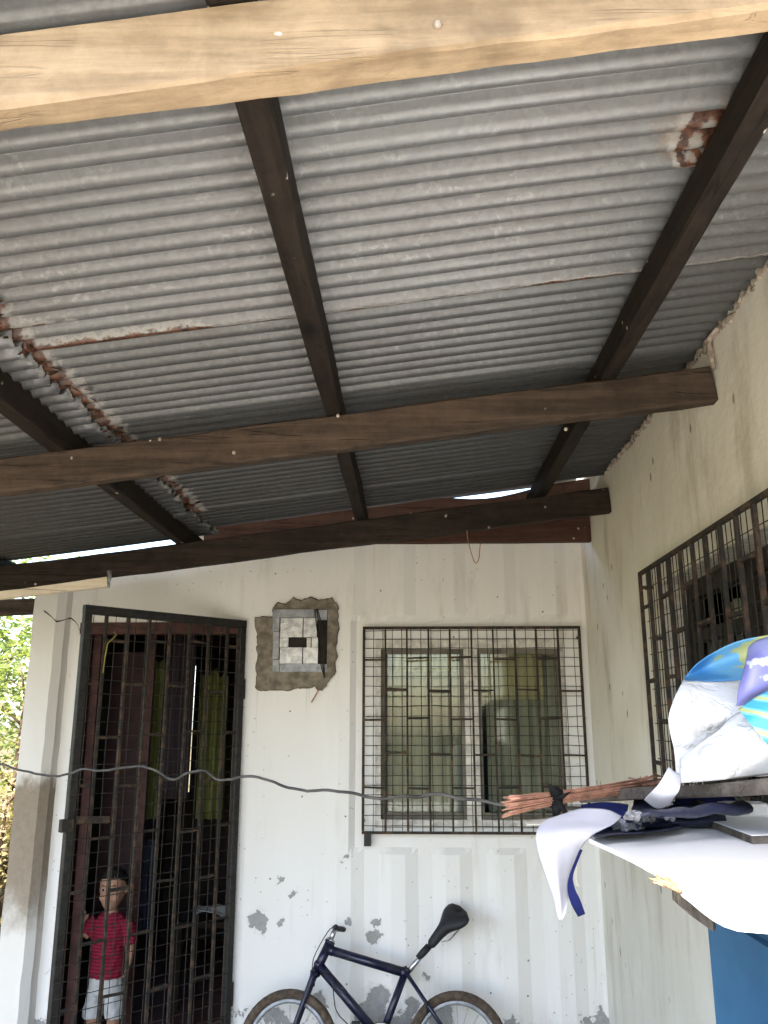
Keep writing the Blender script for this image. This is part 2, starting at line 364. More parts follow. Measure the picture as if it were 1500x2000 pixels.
# ------------------------------------------------------------------ mesh helpers
class MB:
    def __init__(s): s.v = []; s.f = []; s.sm = []
    def add(s, vs, fs, smooth=False):
        o = len(s.v); s.v += [Vector(p) for p in vs]; s.f += [tuple(i + o for i in f) for f in fs]; s.sm += [smooth] * len(fs); return s
    def box(s, lo, hi):
        (a, b, c), (d, e, g) = lo, hi
        return s.add([(a, b, c), (d, b, c), (d, e, c), (a, e, c), (a, b, g), (d, b, g), (d, e, g), (a, e, g)],
                     [(0, 3, 2, 1), (4, 5, 6, 7), (0, 1, 5, 4), (1, 2, 6, 5), (2, 3, 7, 6), (3, 0, 4, 7)])
    def bar(s, p0, p1, w, h, up=(0, 0, 1), seg=1, wob=0.0, bev=0.0):
        # rectangular timber from p0 to p1, w across, h along "up"; slightly uneven when seg > 1
        p0, p1, up = Vector(p0), Vector(p1), Vector(up)
        d = (p1 - p0).normalized(); side = d.cross(up).normalized(); up = side.cross(d).normalized()
        b = min(bev, w * .3, h * .3)
        if b > 0: prof = [(-w/2+b, -h/2), (w/2-b, -h/2), (w/2, -h/2+b), (w/2, h/2-b), (w/2-b, h/2), (-w/2+b, h/2), (-w/2, h/2-b), (-w/2, -h/2+b)]
        else: prof = [(-w/2, -h/2), (w/2, -h/2), (w/2, h/2), (-w/2, h/2)]
        k = len(prof); vs = []
        for i in range(seg + 1):
            c = p0.lerp(p1, i / seg)
            for j, (a, e) in enumerate(prof):
                q = c + side * a + up * e
                if wob: q += Vector((noise.noise(q * 3.1 + Vector((j, 0, 0))), noise.noise(q * 2.7 + Vector((0, j, 5))), noise.noise(q * 3.3 + Vector((9, 0, j))))) * wob
                vs.append(q)
        fs = [(i*k+j, i*k+(j+1) % k, (i+1)*k+(j+1) % k, (i+1)*k+j) for i in range(seg) for j in range(k)]
        fs += [tuple(reversed(range(k))), tuple(range(seg*k, seg*k+k))]
        return s.add(vs, fs)
    def tube(s, pts, r, n=8, closed=False, cap=True, flat=None):
        pts = [Vector(p) for p in pts]; m = len(pts)
        rs = r if isinstance(r, (list, tuple)) else [r] * m
        vs = []; prev = None
        for i, p in enumerate(pts):
            a = pts[(i - 1) % m] if (closed or i) else p; b = pts[(i + 1) % m] if (closed or i < m - 1) else p
            d = (b - a).normalized()
            if prev is None:
                ref = Vector((0, 0, 1)) if abs(d.z) < .9 else Vector((1, 0, 0)); u = d.cross(ref).normalized()
            else: u = (prev - d * prev.dot(d)).normalized()
            prev = u; w = d.cross(u)
            for j in range(n):
                t = 2 * math.pi * j / n
                vs.append(p + (u * math.cos(t) + w * math.sin(t) * (flat or 1)) * rs[i])
        fs = [(i*n+j, i*n+(j+1) % n, ((i+1) % m)*n+(j+1) % n, ((i+1) % m)*n+j) for i in range(m if closed else m - 1) for j in range(n)]
        if cap and not closed: fs += [tuple(reversed(range(n))), tuple(range((m-1)*n, m*n))]
        return s.add(vs, fs, True)
    def loft(s, rings):
        k = len(rings[0]); vs = [q for r in rings for q in r]
        fs = [(i*k+j, i*k+(j+1) % k, (i+1)*k+(j+1) % k, (i+1)*k+j) for i in range(len(rings)-1) for j in range(k)]
        fs += [tuple(reversed(range(k))), tuple(range((len(rings)-1)*k, len(rings)*k))]
        return s.add(vs, fs, True)
    def sphere(s, c, r, n=12, m=8, sc=(1, 1, 1)):
        c = Vector(c); vs = [c + Vector((0, 0, -r*sc[2]))]
        for i in range(1, m):
            ph = -math.pi/2 + math.pi*i/m
            for j in range(n):
                t = 2*math.pi*j/n
                vs.append(c + Vector((math.cos(ph)*math.cos(t)*sc[0], math.cos(ph)*math.sin(t)*sc[1], math.sin(ph)*sc[2]))*r)
        vs.append(c + Vector((0, 0, r*sc[2])))
        fs = [(0, 1+(j+1) % n, 1+j) for j in range(n)]
        fs += [(1+i*n+j, 1+i*n+(j+1) % n, 1+(i+1)*n+(j+1) % n, 1+(i+1)*n+j) for i in range(m-2) for j in range(n)]
        fs += [(1+(m-2)*n+j, 1+(m-2)*n+(j+1) % n, len(vs)-1) for j in range(n)]
        return s.add(vs, fs, True)
    def prism(s, poly, lo, hi, axis=2):
        # polygon in the two other axes, extruded from lo to hi along axis
        def P(a, b, c):
            return {0: (c, a, b), 1: (a, c, b), 2: (a, b, c)}[axis]
        k = len(poly)
        vs = [P(a, b, lo) for a, b in poly] + [P(a, b, hi) for a, b in poly]
        return s.add(vs, [tuple(reversed(range(k))), tuple(range(k, 2*k))] + [(i, (i+1) % k, k+(i+1) % k, k+i) for i in range(k)])
    def build(s, name, mat, parent=None, solid=0.0, attrs=None):
        me = bpy.data.meshes.new(name)
        off = Vector(parent_world(parent)) if parent else Vector((0, 0, 0))
        me.from_pydata([tuple(p - off) for p in s.v], [], s.f)
        me.polygons.foreach_set('use_smooth', s.sm)
        me.materials.append(M[mat])
        if attrs:
            for an, vals in attrs.items():
                a = me.attributes.new(an, 'FLOAT', 'POINT'); a.data.foreach_set('value', vals)
        me.update()
        o = bpy.data.objects.new(name, me); COL.objects.link(o)
        if parent: o.parent = parent
        if solid:
            md = o.modifiers.new('thickness', 'SOLIDIFY'); md.thickness = solid; md.offset = 0
        return o
def parent_world(p):
    w = Vector((0, 0, 0))
    while p: w += p.location; p = p.parent
    return w
def tag(o, label, cat, group=None):
    o['label'] = label; o['category'] = cat
    if group: o['group'] = group
    return o
def thing(name, loc, label, cat, group=None):
    o = bpy.data.objects.new(name, None); COL.objects.link(o); o.location = loc; o.empty_display_size = .1
    return tag(o, label, cat, group)
def struct(o): o['kind'] = 'structure'; return o
def rebase(o, loc):
    """give a single-mesh thing an origin at its own base"""
    loc = Vector(loc)
    for v in o.data.vertices: v.co -= loc
    o.location = loc; return o
def crom(p0, p1, p2, p3, t):
    return .5 * ((2*p1) + (p2-p0)*t + (2*p0-5*p1+4*p2-p3)*t*t + (3*p1-p0-3*p2+p3)*t**3)
def resample(pts, k):
    out = []; n = len(pts)
    for i in range(n - 1):
        for j in range(k):
            out.append(crom(pts[max(i-1, 0)], pts[i], pts[i+1], pts[min(i+2, n-1)], j / k))
    out.append(pts[-1]); return out
def patch(rows, k=6, wob=0.0):
    rows = [[Vector(p) for p in r] for r in rows]
    g = [resample(r, k) for r in rows]
    cols = [resample([g[i][j] for i in range(len(g))], k) for j in range(len(g[0]))]
    m = MB(); nc, nr = len(cols), len(cols[0])
    vs = []
    for i in range(nr):
        for j in range(nc):
            p = cols[j][i].copy()
            if wob: p += Vector((noise.noise(p*9), noise.noise(p*9+Vector((7, 3, 1))), noise.noise(p*9+Vector((2, 8, 5))))) * wob
            vs.append(p)
    return m.add(vs, [(i*nc+j, i*nc+j+1, (i+1)*nc+j+1, (i+1)*nc+j) for i in range(nr-1) for j in range(nc-1)], True)
def pxrow(y, *pts): return [atY(px, py, y + (q[0] if q else 0)) for px, py, *q in pts]

# ------------------------------------------------------------------ ground
m = MB(); m.add([(-150, -150, -.06), (150, -150, -.06), (150, 150, -.06), (-150, 150, -.06)], [(0, 1, 2, 3)])
struct(m.build('ground', 'soil'))
m = MB(); m.box((-2.2, -9.0, -.14), (4.5, .18, -.02))
struct(m.build('yard_slab', 'yard'))
m = MB(); m.box((-2.9, .2, -.12), (.89, 4.30, 0.0))
struct(m.build('veranda_floor', 'floor'))

WX, WY = .897, 4.32               # side wall plane, far wall plane
SL = .125                         # roof slope, rising to the right

# ------------------------------------------------------------------ container house (far wall)
house = thing('container_house', (-.5, WY, 0), 'white steel container house with ribbed wall, barred window and open mesh gate', 'house')
DX0, DX1, DZ = -1.735, -.862, 2.095
WX0, WX1, WZ0, WZ1 = -.185, .775, 1.085, 2.005
def rib(x, z):
    if x < -.50: return 0.0
    t = ((x + .50) / .262) % 1.0
    d = 0.0
    if t < .26: d = 0.0
    elif t < .50: d = (t - .26) / .24
    elif t < .76: d = 1.0
    else: d = 1 - (t - .76) / .24
    k = 1.0
    wx = max(WX0 - .10 - x, x - WX1 - .10, 0); wz = max(WZ0 - .09 - z, z - WZ1 - .09, 0)
    k *= min(1, math.hypot(wx, wz) / .03)
    if z > 1.66 and x < -.33: k = 0
    return -.025 * d * k
def wall_grid():
    xs = set([-1.95, DX0, DX1, WX0, WX1, WX + .05, -1.15])
    x = -.50
    while x < WX:
        for t in (0, .26, .38, .50, .76, .88): xs.add(round(x + t * .262, 4))
        x += .262
    for a in (WX0 - .10, WX0 - .13, WX1 + .10, -.33, -.332): xs.add(round(a, 4))
    xs = sorted(q for q in xs if -1.95 <= q <= WX + .05)
    zs = sorted(set([0, .3, .6, .9, WZ0 - .12, WZ0 - .09, WZ0, 1.3, 1.655, 1.66, WZ1, WZ1 + .09, WZ1 + .12, DZ, 2.2, 2.388, 2.56]))
    nz = len(zs); vs = []; fs = []
    for x in xs:
        for z in zs: vs.append((x, WY + rib(x, z) + .0015 * noise.noise(Vector((x * 6, z * 6, 0))), z))
    for i in range(len(xs) - 1):
        for j in range(nz - 1):
            cx, cz = (xs[i] + xs[i+1]) / 2, (zs[j] + zs[j+1]) / 2
            if DX0 < cx < DX1 and cz < DZ: continue
            if WX0 < cx < WX1 and WZ0 < cz < WZ1: continue
            if cx < -1.15 and cz > 2.388: continue
            fs.append((i*nz+j, (i+1)*nz+j, (i+1)*nz+j+1, i*nz+j+1))
    return MB().add(vs, fs)
wall_grid().build('front_wall', 'white_wall', house)
# reveals behind the openings
m = MB()
T = .075
m.box((DX0 - .06, WY + .004, 0), (DX0, WY + T, DZ)); m.box((DX1, WY + .004, 0), (DX1 + .06, WY + T, DZ)); m.box((DX0 - .06, WY + .004, DZ), (DX1 + .06, WY + T, DZ + .06))
m.build('door_reveal', 'plaster', house)
# room shell: back wall with a window, end walls, ceiling, outer skins
BY = 6.72; BX0, BX1, BZ0, BZ1 = -1.84, -1.735, 1.05, 2.02
m = MB()
for a, b, c, d in ((-1.95, BX0, 0, 2.33), (BX1, WX + .05, 0, 2.33), (BX0, BX1, 0, BZ0), (BX0, BX1, BZ1, 2.33)): m.box((a, BY, c), (b, BY + .06, d))
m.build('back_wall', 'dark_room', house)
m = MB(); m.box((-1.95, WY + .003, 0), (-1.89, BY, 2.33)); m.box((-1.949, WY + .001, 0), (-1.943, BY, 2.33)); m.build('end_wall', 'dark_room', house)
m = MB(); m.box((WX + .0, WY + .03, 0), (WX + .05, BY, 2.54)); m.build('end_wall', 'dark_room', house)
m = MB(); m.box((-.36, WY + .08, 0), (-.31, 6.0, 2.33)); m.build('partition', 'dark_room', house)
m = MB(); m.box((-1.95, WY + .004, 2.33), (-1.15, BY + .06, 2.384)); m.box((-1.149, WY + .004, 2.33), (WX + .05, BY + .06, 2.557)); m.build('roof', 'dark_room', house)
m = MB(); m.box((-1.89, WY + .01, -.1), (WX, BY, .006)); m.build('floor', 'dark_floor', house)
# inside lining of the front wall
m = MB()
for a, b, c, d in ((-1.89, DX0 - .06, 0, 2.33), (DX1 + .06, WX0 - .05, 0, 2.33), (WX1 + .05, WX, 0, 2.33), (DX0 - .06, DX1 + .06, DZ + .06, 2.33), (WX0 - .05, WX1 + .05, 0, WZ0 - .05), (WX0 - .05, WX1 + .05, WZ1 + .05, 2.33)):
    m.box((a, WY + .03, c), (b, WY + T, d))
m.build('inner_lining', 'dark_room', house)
# pier at the left end, proud of the wall, with a groove shadow on its right
def wobble_pier():
    m = MB(); zs = [i * 2.30 / 40 for i in range(41)]
    rings = []
    for z in zs:
        e = .004 * noise.noise(Vector((3, 1, z * 9))); g = .006 * noise.noise(Vector((8, 1, z * 5)))
        rings.append([(-1.955 + g, WY - .09, z), (-1.835 + e, WY - .09 + g * .4, z), (-1.80 + e, WY - .055, z), (-1.792 + e, WY - .001, z), (-1.955 + g, WY - .001, z)])
    k = 5; vs = [q for r in rings for q in r]
    fs = [(i*k+j, i*k+(j+1) % k, (i+1)*k+(j+1) % k, (i+1)*k+j) for i in range(40) for j in range(k)]
    fs += [(4, 3, 2, 1, 0), tuple(40*k+j for j in range(k))]
    return m.add(vs, fs)
wobble_pier().build('pier', 'plaster', house)
# crack over the pier
def ribbon(pts, w, y):
    m = MB(); vs = []
    for i, (px, py) in enumerate(pts):
        p = atY(px, py, y); ww = w * (.5 + .5 * math.sin(i * 2.1 + 1)) + w * .4
        vs += [p + Vector((0, 0, ww)), p - Vector((0, 0, ww))]
    return m.add(vs, [(2*i, 2*i+1, 2*i+3, 2*i+2) for i in range(len(pts)-1)])
ribbon([(86, 1193), (95, 1200), (104, 1208), (110, 1214), (118, 1213), (128, 1210), (138, 1207), (146, 1213), (153, 1222), (156, 1232)], .0032, WY - .094).build('crack', 'void', house)
# eave timber sticking out at the left and the timbers over the wall
m = MB(); m.bar((-3.0, WY + .10, 2.165), (-1.80, WY + .10, 2.20), .05, .085, seg=6, wob=.006, bev=.006); m.build('eave_board', 'beam', house)
m = MB(); m.bar((-.32, 4.07, 2.53), (.893, 4.07, 2.53), .05, .15, seg=10, wob=.004, bev=.004); m.build('top_plate', 'plate', house)
# door frame
m = MB(); m.box((DX0, WY - .012, DZ - .062), (DX1, WY + .06, DZ - .002)); m.build('door_lintel', 'red_paint', house)
m = MB(); m.box((DX1 - .045, WY - .010, 0), (DX1 - .001, WY + .06, DZ - .064)); m.build('door_jamb', 'brown_paint', house)
m = MB(); m.box((DX0 + .001, WY + .004, 0), (DX0 + .04, WY + .065, DZ - .064)); m.build('door_jamb', 'brown_paint', house)
m = MB(); m.bar((DX0 + .062, WY + .13, .0), (DX0 + .050, WY + .13, 2.30), .04, .035, up=(0, 1, 0), seg=8, wob=.003); m.build('inner_post', 'red_paint', house)
m = MB(); m.bar((-1.515, WY + .55, .0), (-1.515, WY + .55, 2.3), .035, .03, up=(0, 1, 0)); m.build('inner_post', 'red_paint', house)
m = MB(); m.box((-1.74, WY + .52, 0), (-1.535, WY + .535, 1.98)); m.build('inner_panel', 'maroon', house)
# ---- mesh gate, hinged at the right, swung towards the veranda
GA, GB = Vector((DX1 + .0, WY - .03, 0)), Vector((-1.458, 3.647, 0))
GD = (GB - GA).normalized(); GN = Vector((-GD.y, GD.x, 0)); GW = (GB - GA).length; GZ0, GZ1 = .10, 2.097
if GN.y > 0: GN = -GN
def gp(u, z, o=0): return GA + GD * u + GN * o + Vector((0, 0, z))
m = MB()
m.bar(gp(0, GZ1 - .02), gp(GW, GZ1 - .02), .03, .04, bev=.003); m.bar(gp(0, GZ0), gp(GW, GZ0), .03, .04, bev=.003)
m.bar(gp(.018, GZ0 + .021), gp(.018, GZ1 - .041), .03, .036, up=GD, bev=.003); m.bar(gp(GW - .018, GZ0 + .021), gp(GW - .018, GZ1 - .041), .03, .036, up=GD, bev=.003)
gate = m.build('gate', 'black_steel', house)
gate['label'] = 'black steel mesh gate swung outward'
NB = 8
for i in range(1, NB):
    u = GW * i / NB; m = MB()
    m.bar(gp(u, GZ0 + .02, .002), gp(u, GZ1 - .04, .002), .012, .012, up=GD, seg=14, wob=.002); m.build('bar', 'grille', gate)
rows = 9
for r in range(rows):
    z = GZ0 + .16 + r * (GZ1 - GZ0 - .3) / (rows - 1)
    for c in range(NB):
        if (c + r) % 2: continue
        m = MB(); u0, u1 = GW * c / NB, GW * (c + 1) / NB; dz = random.uniform(-.015, .015)
        m.bar(gp(u0 + .006, z + dz, .002), gp(u1 - .006, z + dz + random.uniform(-.006, .006), .002), .011, .011, seg=5, wob=.003); m.build('tie_bar', 'grille', gate)
m = MB(); step = .052
k = 1
while k * step < GW:
    u = k * step + random.uniform(-.003, .003); m.tube([gp(u + .004 * noise.noise(Vector((u * 30, z * 3, 0))), z, .012 + .004 * noise.noise(Vector((u*9, z*2, 4)))) for z in [GZ0 + (GZ1 - GZ0) * q / 14 for q in range(15)]], .0017, 4); k += 1
z = GZ0 + .05; 
while z < GZ1 - .02:
    m.tube([gp(GW * q / 10, z + .006 * noise.noise(Vector((q, z * 5, 1))), .0145) for q in range(11)], .0017, 4); z += .060
m.build('wire_mesh', 'wire', gate)
m = MB(); m.bar(gp(GW - .035, 1.19, .03), gp(GW - .18, 1.18, .03), .02, .028); m.bar(gp(GW - .02, 1.17, .02), gp(GW + .03, 1.17, .02), .03, .05); m.build('bolt', 'grille', gate)
m = MB(); m.tube([gp(GW * .84, 1.985, .02), gp(GW * .83, 1.97, .03), gp(GW * .875, 1.93, .03), gp(GW * .88, 1.87, .025), gp(GW * .885, 1.80, .025)], .003, 6); m.build('string', 'yellow', gate)
for zz in (.35, 1.75):
    m = MB(); m.tube([gp(-.006, zz - .05, -.004), gp(-.006, zz + .05, -.004)], .012, 8); m.build('hinge', 'grille', gate)

# ---- far window
def window_part(house_, name, mat, boxes, parent=None):
    m = MB()
    for lo, hi in boxes: m.box(lo, hi)
    return m.build(name, mat, parent or house_)
FW = .025
win = window_part(house, 'window', 'white_paint', [((WX0, WY + .01, WZ0), (WX0 + FW, WY + .09, WZ1)), ((WX1 - .02, WY + .01, WZ0), (WX1, WY + .09, WZ1)),
    ((WX0 + FW, WY + .012, WZ0), (WX1 - .02, WY + .09, WZ0 + .035)), ((WX0 + FW, WY + .012, WZ1 - .05), (WX1 - .02, WY + .09, WZ1)), ((.268, WY + .014, WZ0 + .035), (.336, WY + .09, WZ1 - .05))])
win['label'] = 'two-light window with white frame and green curtains'
for a, b in ((WX0 + FW, .268), (.336, WX1 - .02)):
    z0, z1 = WZ0 + .035, WZ1 - .05
    window_part(house, 'sash', 'olive_frame', [((a, WY + .045, z0), (a + .02, WY + .075, z1)), ((b - .02, WY + .045, z0), (b, WY + .075, z1)), ((a + .02, WY + .045, z0), (b - .02, WY + .075, z0 + .03)), ((a + .02, WY + .045, z1 - .025), (b - .02, WY + .075, z1))], win)
    window_part(house, 'pane', 'glass', [((a + .02, WY + .057, z0 + .03), (b - .02, WY + .061, z1 - .025))], win)
def curtain_mesh(p0, p1, z0, z1, waves, amp, nx=60, ragged=0.0, seed=0):
    p0, p1 = Vector(p0), Vector(p1); d = (p1 - p0); nrm = Vector((-d.y, d.x, 0)).normalized(); vs = []; nz = 12
    for i in range(nx + 1):
        t = i / nx
        zt = z1 + ragged * noise.noise(Vector((t * 5 + seed, seed * 3.3, 0))) * 2
        for j in range(nz + 1):
            s = j / nz; z = z0 + (zt - z0) * s
            o = amp * math.sin(2 * math.pi * waves * t + .6 * math.sin(3 * s + seed)) + amp * .5 * noise.noise(Vector((t * 7, s * 2, seed)))
            q = p0 + d * t + nrm * o; vs.append((q.x, q.y, z))
    n1 = nz + 1
    return MB().add(vs, [(i*n1+j, (i+1)*n1+j, (i+1)*n1+j+1, i*n1+j+1) for i in range(nx) for j in range(nz)], True)
c = curtain_mesh((WX0 + .02, WY + .135, 0), (.335, WY + .135, 0), 1.04, 2.02, 6, .012, seed=1).build('window_curtain', 'sage_cloth', None, .001)
tag(rebase(c, (.07, WY + .135, 1.04)), 'sage green curtain behind the left half of the two-light window', 'curtain', 'curtains behind the window')
c = curtain_mesh((.385, WY + .135, 0), (WX1 - .01, WY + .135, 0), 1.04, 2.02, 5, .012, seed=2).build('window_curtain', 'sage_cloth', None, .001)
tag(rebase(c, (.6, WY + .135, 1.04)), 'sage green curtain behind the right half of the two-light window, bright gap beside it', 'curtain', 'curtains behind the window')
c = curtain_mesh((WX0 + .10, WY + .115, 0), (.24, WY + .115, 0), 1.845, 2.0, 8, .008, seed=3).build('reflection_band', 'straw_reflection', None, .001)  # cloth band painting a reflection at the top of the pane
tag(rebase(c, (.05, WY + .115, 1.845)), 'short straw yellow cloth band standing in for a reflection at the top of the left window light', 'curtain')
c = curtain_mesh((.36, WY + .115, 0), (WX1 - .09, WY + .115, 0), 1.70, 2.0, 7, .008, seed=4).build('reflection_band', 'straw_reflection', None, .001)  # same painted reflection for the right pane
tag(rebase(c, (.53, WY + .115, 1.70)), 'deeper straw yellow cloth band standing in for a reflection at the top of the right window light', 'curtain')
# grille builder shared by both windows: o(u, z, d) -> place
def grille(par, pos, us, z0, z1, ties, wire_u, wire_z, rbar=.009, mat='grille', nrm=(0, -1, 0)):
    m = MB(); u0, u1 = us[0], us[-1]; along = (pos(u1, z0, 0) - pos(u0, z0, 0)).normalized()
    m.bar(pos(u0 - .006, z0, 0), pos(u1 + .006, z0, 0), .012, .012); m.bar(pos(u0 - .006, z1, 0), pos(u1 + .006, z1, 0), .012, .014)
    for u in (u0, u1): m.bar(pos(u, z0 + .008, 0), pos(u, z1 - .008, 0), .012, .013, up=along)
    for u in (u0, u1):
        for z in (z0 + .05, z1 - .05): m.bar(pos(u, z, 0), pos(u, z, .055), .012, .012)
    g = m.build('window_grille', mat, par)
    for u in us[1:-1]:
        b = MB(); b.bar(pos(u, z0 + .007, 0), pos(u, z1 - .008, 0), rbar, rbar, up=along, seg=12, wob=.002); b.build('bar', mat, g)
    for r, z in enumerate(ties):
        for c in range(len(us) - 1):
            if (c + r) % 2: continue
            b = MB(); dz = random.uniform(-.006, .006)
            b.bar(pos(us[c] + rbar * .5, z + dz, 0), pos(us[c+1] - rbar * .5, z + dz + random.uniform(-.005, .005), 0), rbar, rbar, seg=4, wob=.003); b.build('tie_bar', mat, g)
    w = MB(); u = u0 + wire_u
    while u < u1:
        w.tube([pos(u + .004 * noise.noise(Vector((u * 20, q, 3))), z0 + (z1 - z0) * q / 10, .013 + .003 * noise.noise(Vector((u*9, q, 7)))) for q in range(11)], .0017, 4); u += wire_u + random.uniform(-.003, .003)
    z = z0 + wire_z * .6
    while z < z1:
        w.tube([pos(u0 + (u1 - u0) * q / 12, z + .006 * noise.noise(Vector((q, z * 7, 5))), .0155) for q in range(13)], .0017, 4); z += wire_z + random.uniform(-.003, .003)
    w.build('wire_mesh', 'wire', g)
    return g
gu = [-.243 + i * (.852 + .243) / 10 for i in range(11)]
grille(house, lambda u, z, d: Vector((u, WY - .05 + d, z)), gu, 1.068, 2.055, [1.90, 1.745, 1.60, 1.435, 1.28], .049, .047)
m = MB(); m.box((-.238, WY - .045, 1.005), (-.205, WY + .0, 1.06)); m.build('grille_bracket', 'black_steel', house)

# ------------------------------------------------------------------ curtains and things inside the doorway
def px_curtain(name, x0, x1, y0, y1, Y, waves, amp, mat, label, ragged=0.0, seed=0, group=None):
    a, b = atY(x0, (y0 + y1) / 2, Y), atY(x1, (y0 + y1) / 2, Y)
    z1, z0 = atY((x0 + x1) / 2, y0, Y).z, atY((x0 + x1) / 2, y1, Y).z
    c = curtain_mesh((a.x, Y, 0), (b.x, Y, 0), max(z0, .02), z1, waves, amp, 40, ragged, seed).build(name, mat, None, .001)
    return tag(rebase(c, ((a.x + b.x) / 2, Y, max(z0, .02))), label, 'curtain', group)
px_curtain('curtain', 284, 316, 1292, 1600, 5.0, 2, .02, 'green_cloth', 'narrow olive green curtain hanging in the doorway beside the dark purple one', .01, 3)
px_curtain('curtain', 388, 442, 1318, 1600, 5.05, 3, .02, 'green_cloth', 'wider olive green curtain with a ragged notched top in the doorway', .035, 8)
px_curtain('curtain', 318, 376, 1235, 1560, 4.9, 2, .012, 'purple_cloth', 'dark purple curtain between two green ones in the doorway', .0, 5)
px_curtain('curtain', 262, 300, 1640, 1830, 4.95, 2, .015, 'blue_cloth', 'dark blue grey cloth hanging low in the doorway', .0, 6)
# rail that carries the curtains
m = MB(); m.tube([(-1.89, 4.97, 2.16), (-.36, 4.97, 2.12)], .008, 8)
o = m.build('curtain_rail', 'grille'); tag(rebase(o, (-1.1, 4.97, 2.14)), 'thin dark curtain rail across the room behind the doorway', 'rail')
# low table with a crumpled white cloth inside
tb = thing('side_table', (-1.05, 5.35, 0), 'dark wooden side table inside the doorway', 'table')
m = MB(); m.box((-1.38, 5.15, .44), (-.75, 5.6, .47)); m.build('table_top', 'purlin', tb)
for x, y in ((-1.35, 5.18), (-.78, 5.18), (-1.35, 5.57), (-.78, 5.57)):
    m = MB(); m.box((x - .02, y - .02, .006), (x + .02, y + .02, .44)); m.build('leg', 'purlin', tb)
m = MB(); vs = []
for i in range(15):
    for j in range(11):
        x, y = -1.28 + .34 * i / 14, 5.2 + .2 * j / 10
        vs.append((x, y, .476 + max(0, .05 * noise.noise(Vector((x * 11, y * 11, 2))) + .03)))
m.add(vs, [(i*11+j, (i+1)*11+j, (i+1)*11+j+1, i*11+j+1) for i in range(14) for j in range(10)], True)
o = m.build('crumpled_cloth', 'shorts', None, .003); tag(rebase(o, (-1.1, 5.3, .476)), 'crumpled white cloth on the dark table inside the doorway', 'cloth')

# ------------------------------------------------------------------ side house (right wall)
side = thing('side_house', (WX + .1, 2.2, 0), 'cream plastered side wall of a house with a large barred dark window', 'house')
SY0, SY1, SZ0, SZ1 = .9, 3.02, 1.30, 2.075
def side_wall():
    ys = sorted(set([-.6, 0, .5, SY0, 1.4, 1.8, 2.2, 2.6, SY1, 3.4, 3.8, WY + .02])); zs = [0, .5, 1.0, SZ0, 1.6, SZ1, 2.3, 2.6, 3.1]
    vs = []; fs = []; n = len(zs)
    yy = []
    for a, b in zip(ys[:-1], ys[1:]): yy += [a + (b - a) * i / 3 for i in range(3)]
    yy.append(ys[-1])
    for y in yy:
        for z in zs: vs.append((WX + .006 * noise.noise(Vector((y * 1.7, z * 1.7, 0))), y, z))
    for i in range(len(yy) - 1):
        for j in range(n - 1):
            cy, cz = (yy[i] + yy[i+1]) / 2, (zs[j] + zs[j+1]) / 2
            if SY0 < cy < SY1 and SZ0 < cz < SZ1: continue
            fs.append((i*n+j, i*n+j+1, (i+1)*n+j+1, (i+1)*n+j))
    return MB().add(vs, fs, False)
side_wall().build('wall', 'cream', side)
m = MB(); m.box((WX + .008, SY1, SZ0), (WX + .15, SY1 + .05, SZ1)); m.box((WX + .008, SY0 - .05, SZ0), (WX + .15, SY0, SZ1)); m.box((WX + .008, SY0 - .05, SZ1), (WX + .15, SY1 + .05, SZ1 + .05)); m.box((WX + .008, SY0 - .05, SZ0 - .05), (WX + .15, SY1 + .05, SZ0))
m.build('window_reveal', 'white_paint', side)
m = MB()
for a, b, c, d in ((-.6, SY0 - .05, 0, 3.0), (SY1 + .05, WY, 0, 3.0), (SY0 - .05, SY1 + .05, 0, SZ0 - .05), (SY0 - .05, SY1 + .05, SZ1 + .05, 3.0)): m.box((WX + .05, a, c), (WX + .15, b, d))
m.box((WX + 2.2, -.6, 0), (WX + 2.3, WY, 3.0)); m.box((WX + .15, -.6, 0), (WX + 2.2, -.5, 3.0)); m.box((WX + .15, WY - .1, 0), (WX + 2.2, WY, 3.0)); m.box((WX + .06, -.6, 3.0), (WX + 2.3, WY, 3.08))
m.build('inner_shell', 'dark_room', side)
ys_ = [SY0, 1.42, 1.95, 2.48, SY1]
for a, b in zip(ys_[:-1], ys_[1:]):
    m = MB(); x0, x1 = WX + .10, WX + .145
    m.box((x0, a + .002, SZ0), (x1, a + .05, SZ1)); m.box((x0, b - .05, SZ0), (x1, b - .002, SZ1)); m.box((x0, a + .05, SZ0), (x1, b - .05, SZ0 + .05)); m.box((x0, a + .05, SZ1 - .06), (x1, b - .05, SZ1)); m.box((x0, a + .05, 1.86), (x1, b - .05, 1.90))
    w = m.build('window', 'dark_frame', side)
    m = MB(); m.box((WX + .120, a + .05, SZ0 + .05), (WX + .124, b - .05, 1.86)); m.build('pane', 'glass', w)
c = curtain_mesh((WX + .22, 1.0, 0), (WX + .22, 2.95, 0), 1.25, 2.0, 17, .018, 120, seed=9).build('window_curtain', 'sage_cloth', None, .001)
tag(rebase(c, (WX + .22, 2, 1.25)), 'dim grey green curtain behind the barred window in the cream wall', 'curtain')
gx = WX - .045
gu2 = [3.085 - i * .118 for i in range(19)]
grille(side, lambda u, z, d: Vector((gx + d, 3.085 - (u - .967) , z)), [.967 + i * .118 for i in range(19)], 1.25, 2.125, [2.0, 1.87, 1.735, 1.60, 1.46, 1.33], .036, .060, .012)
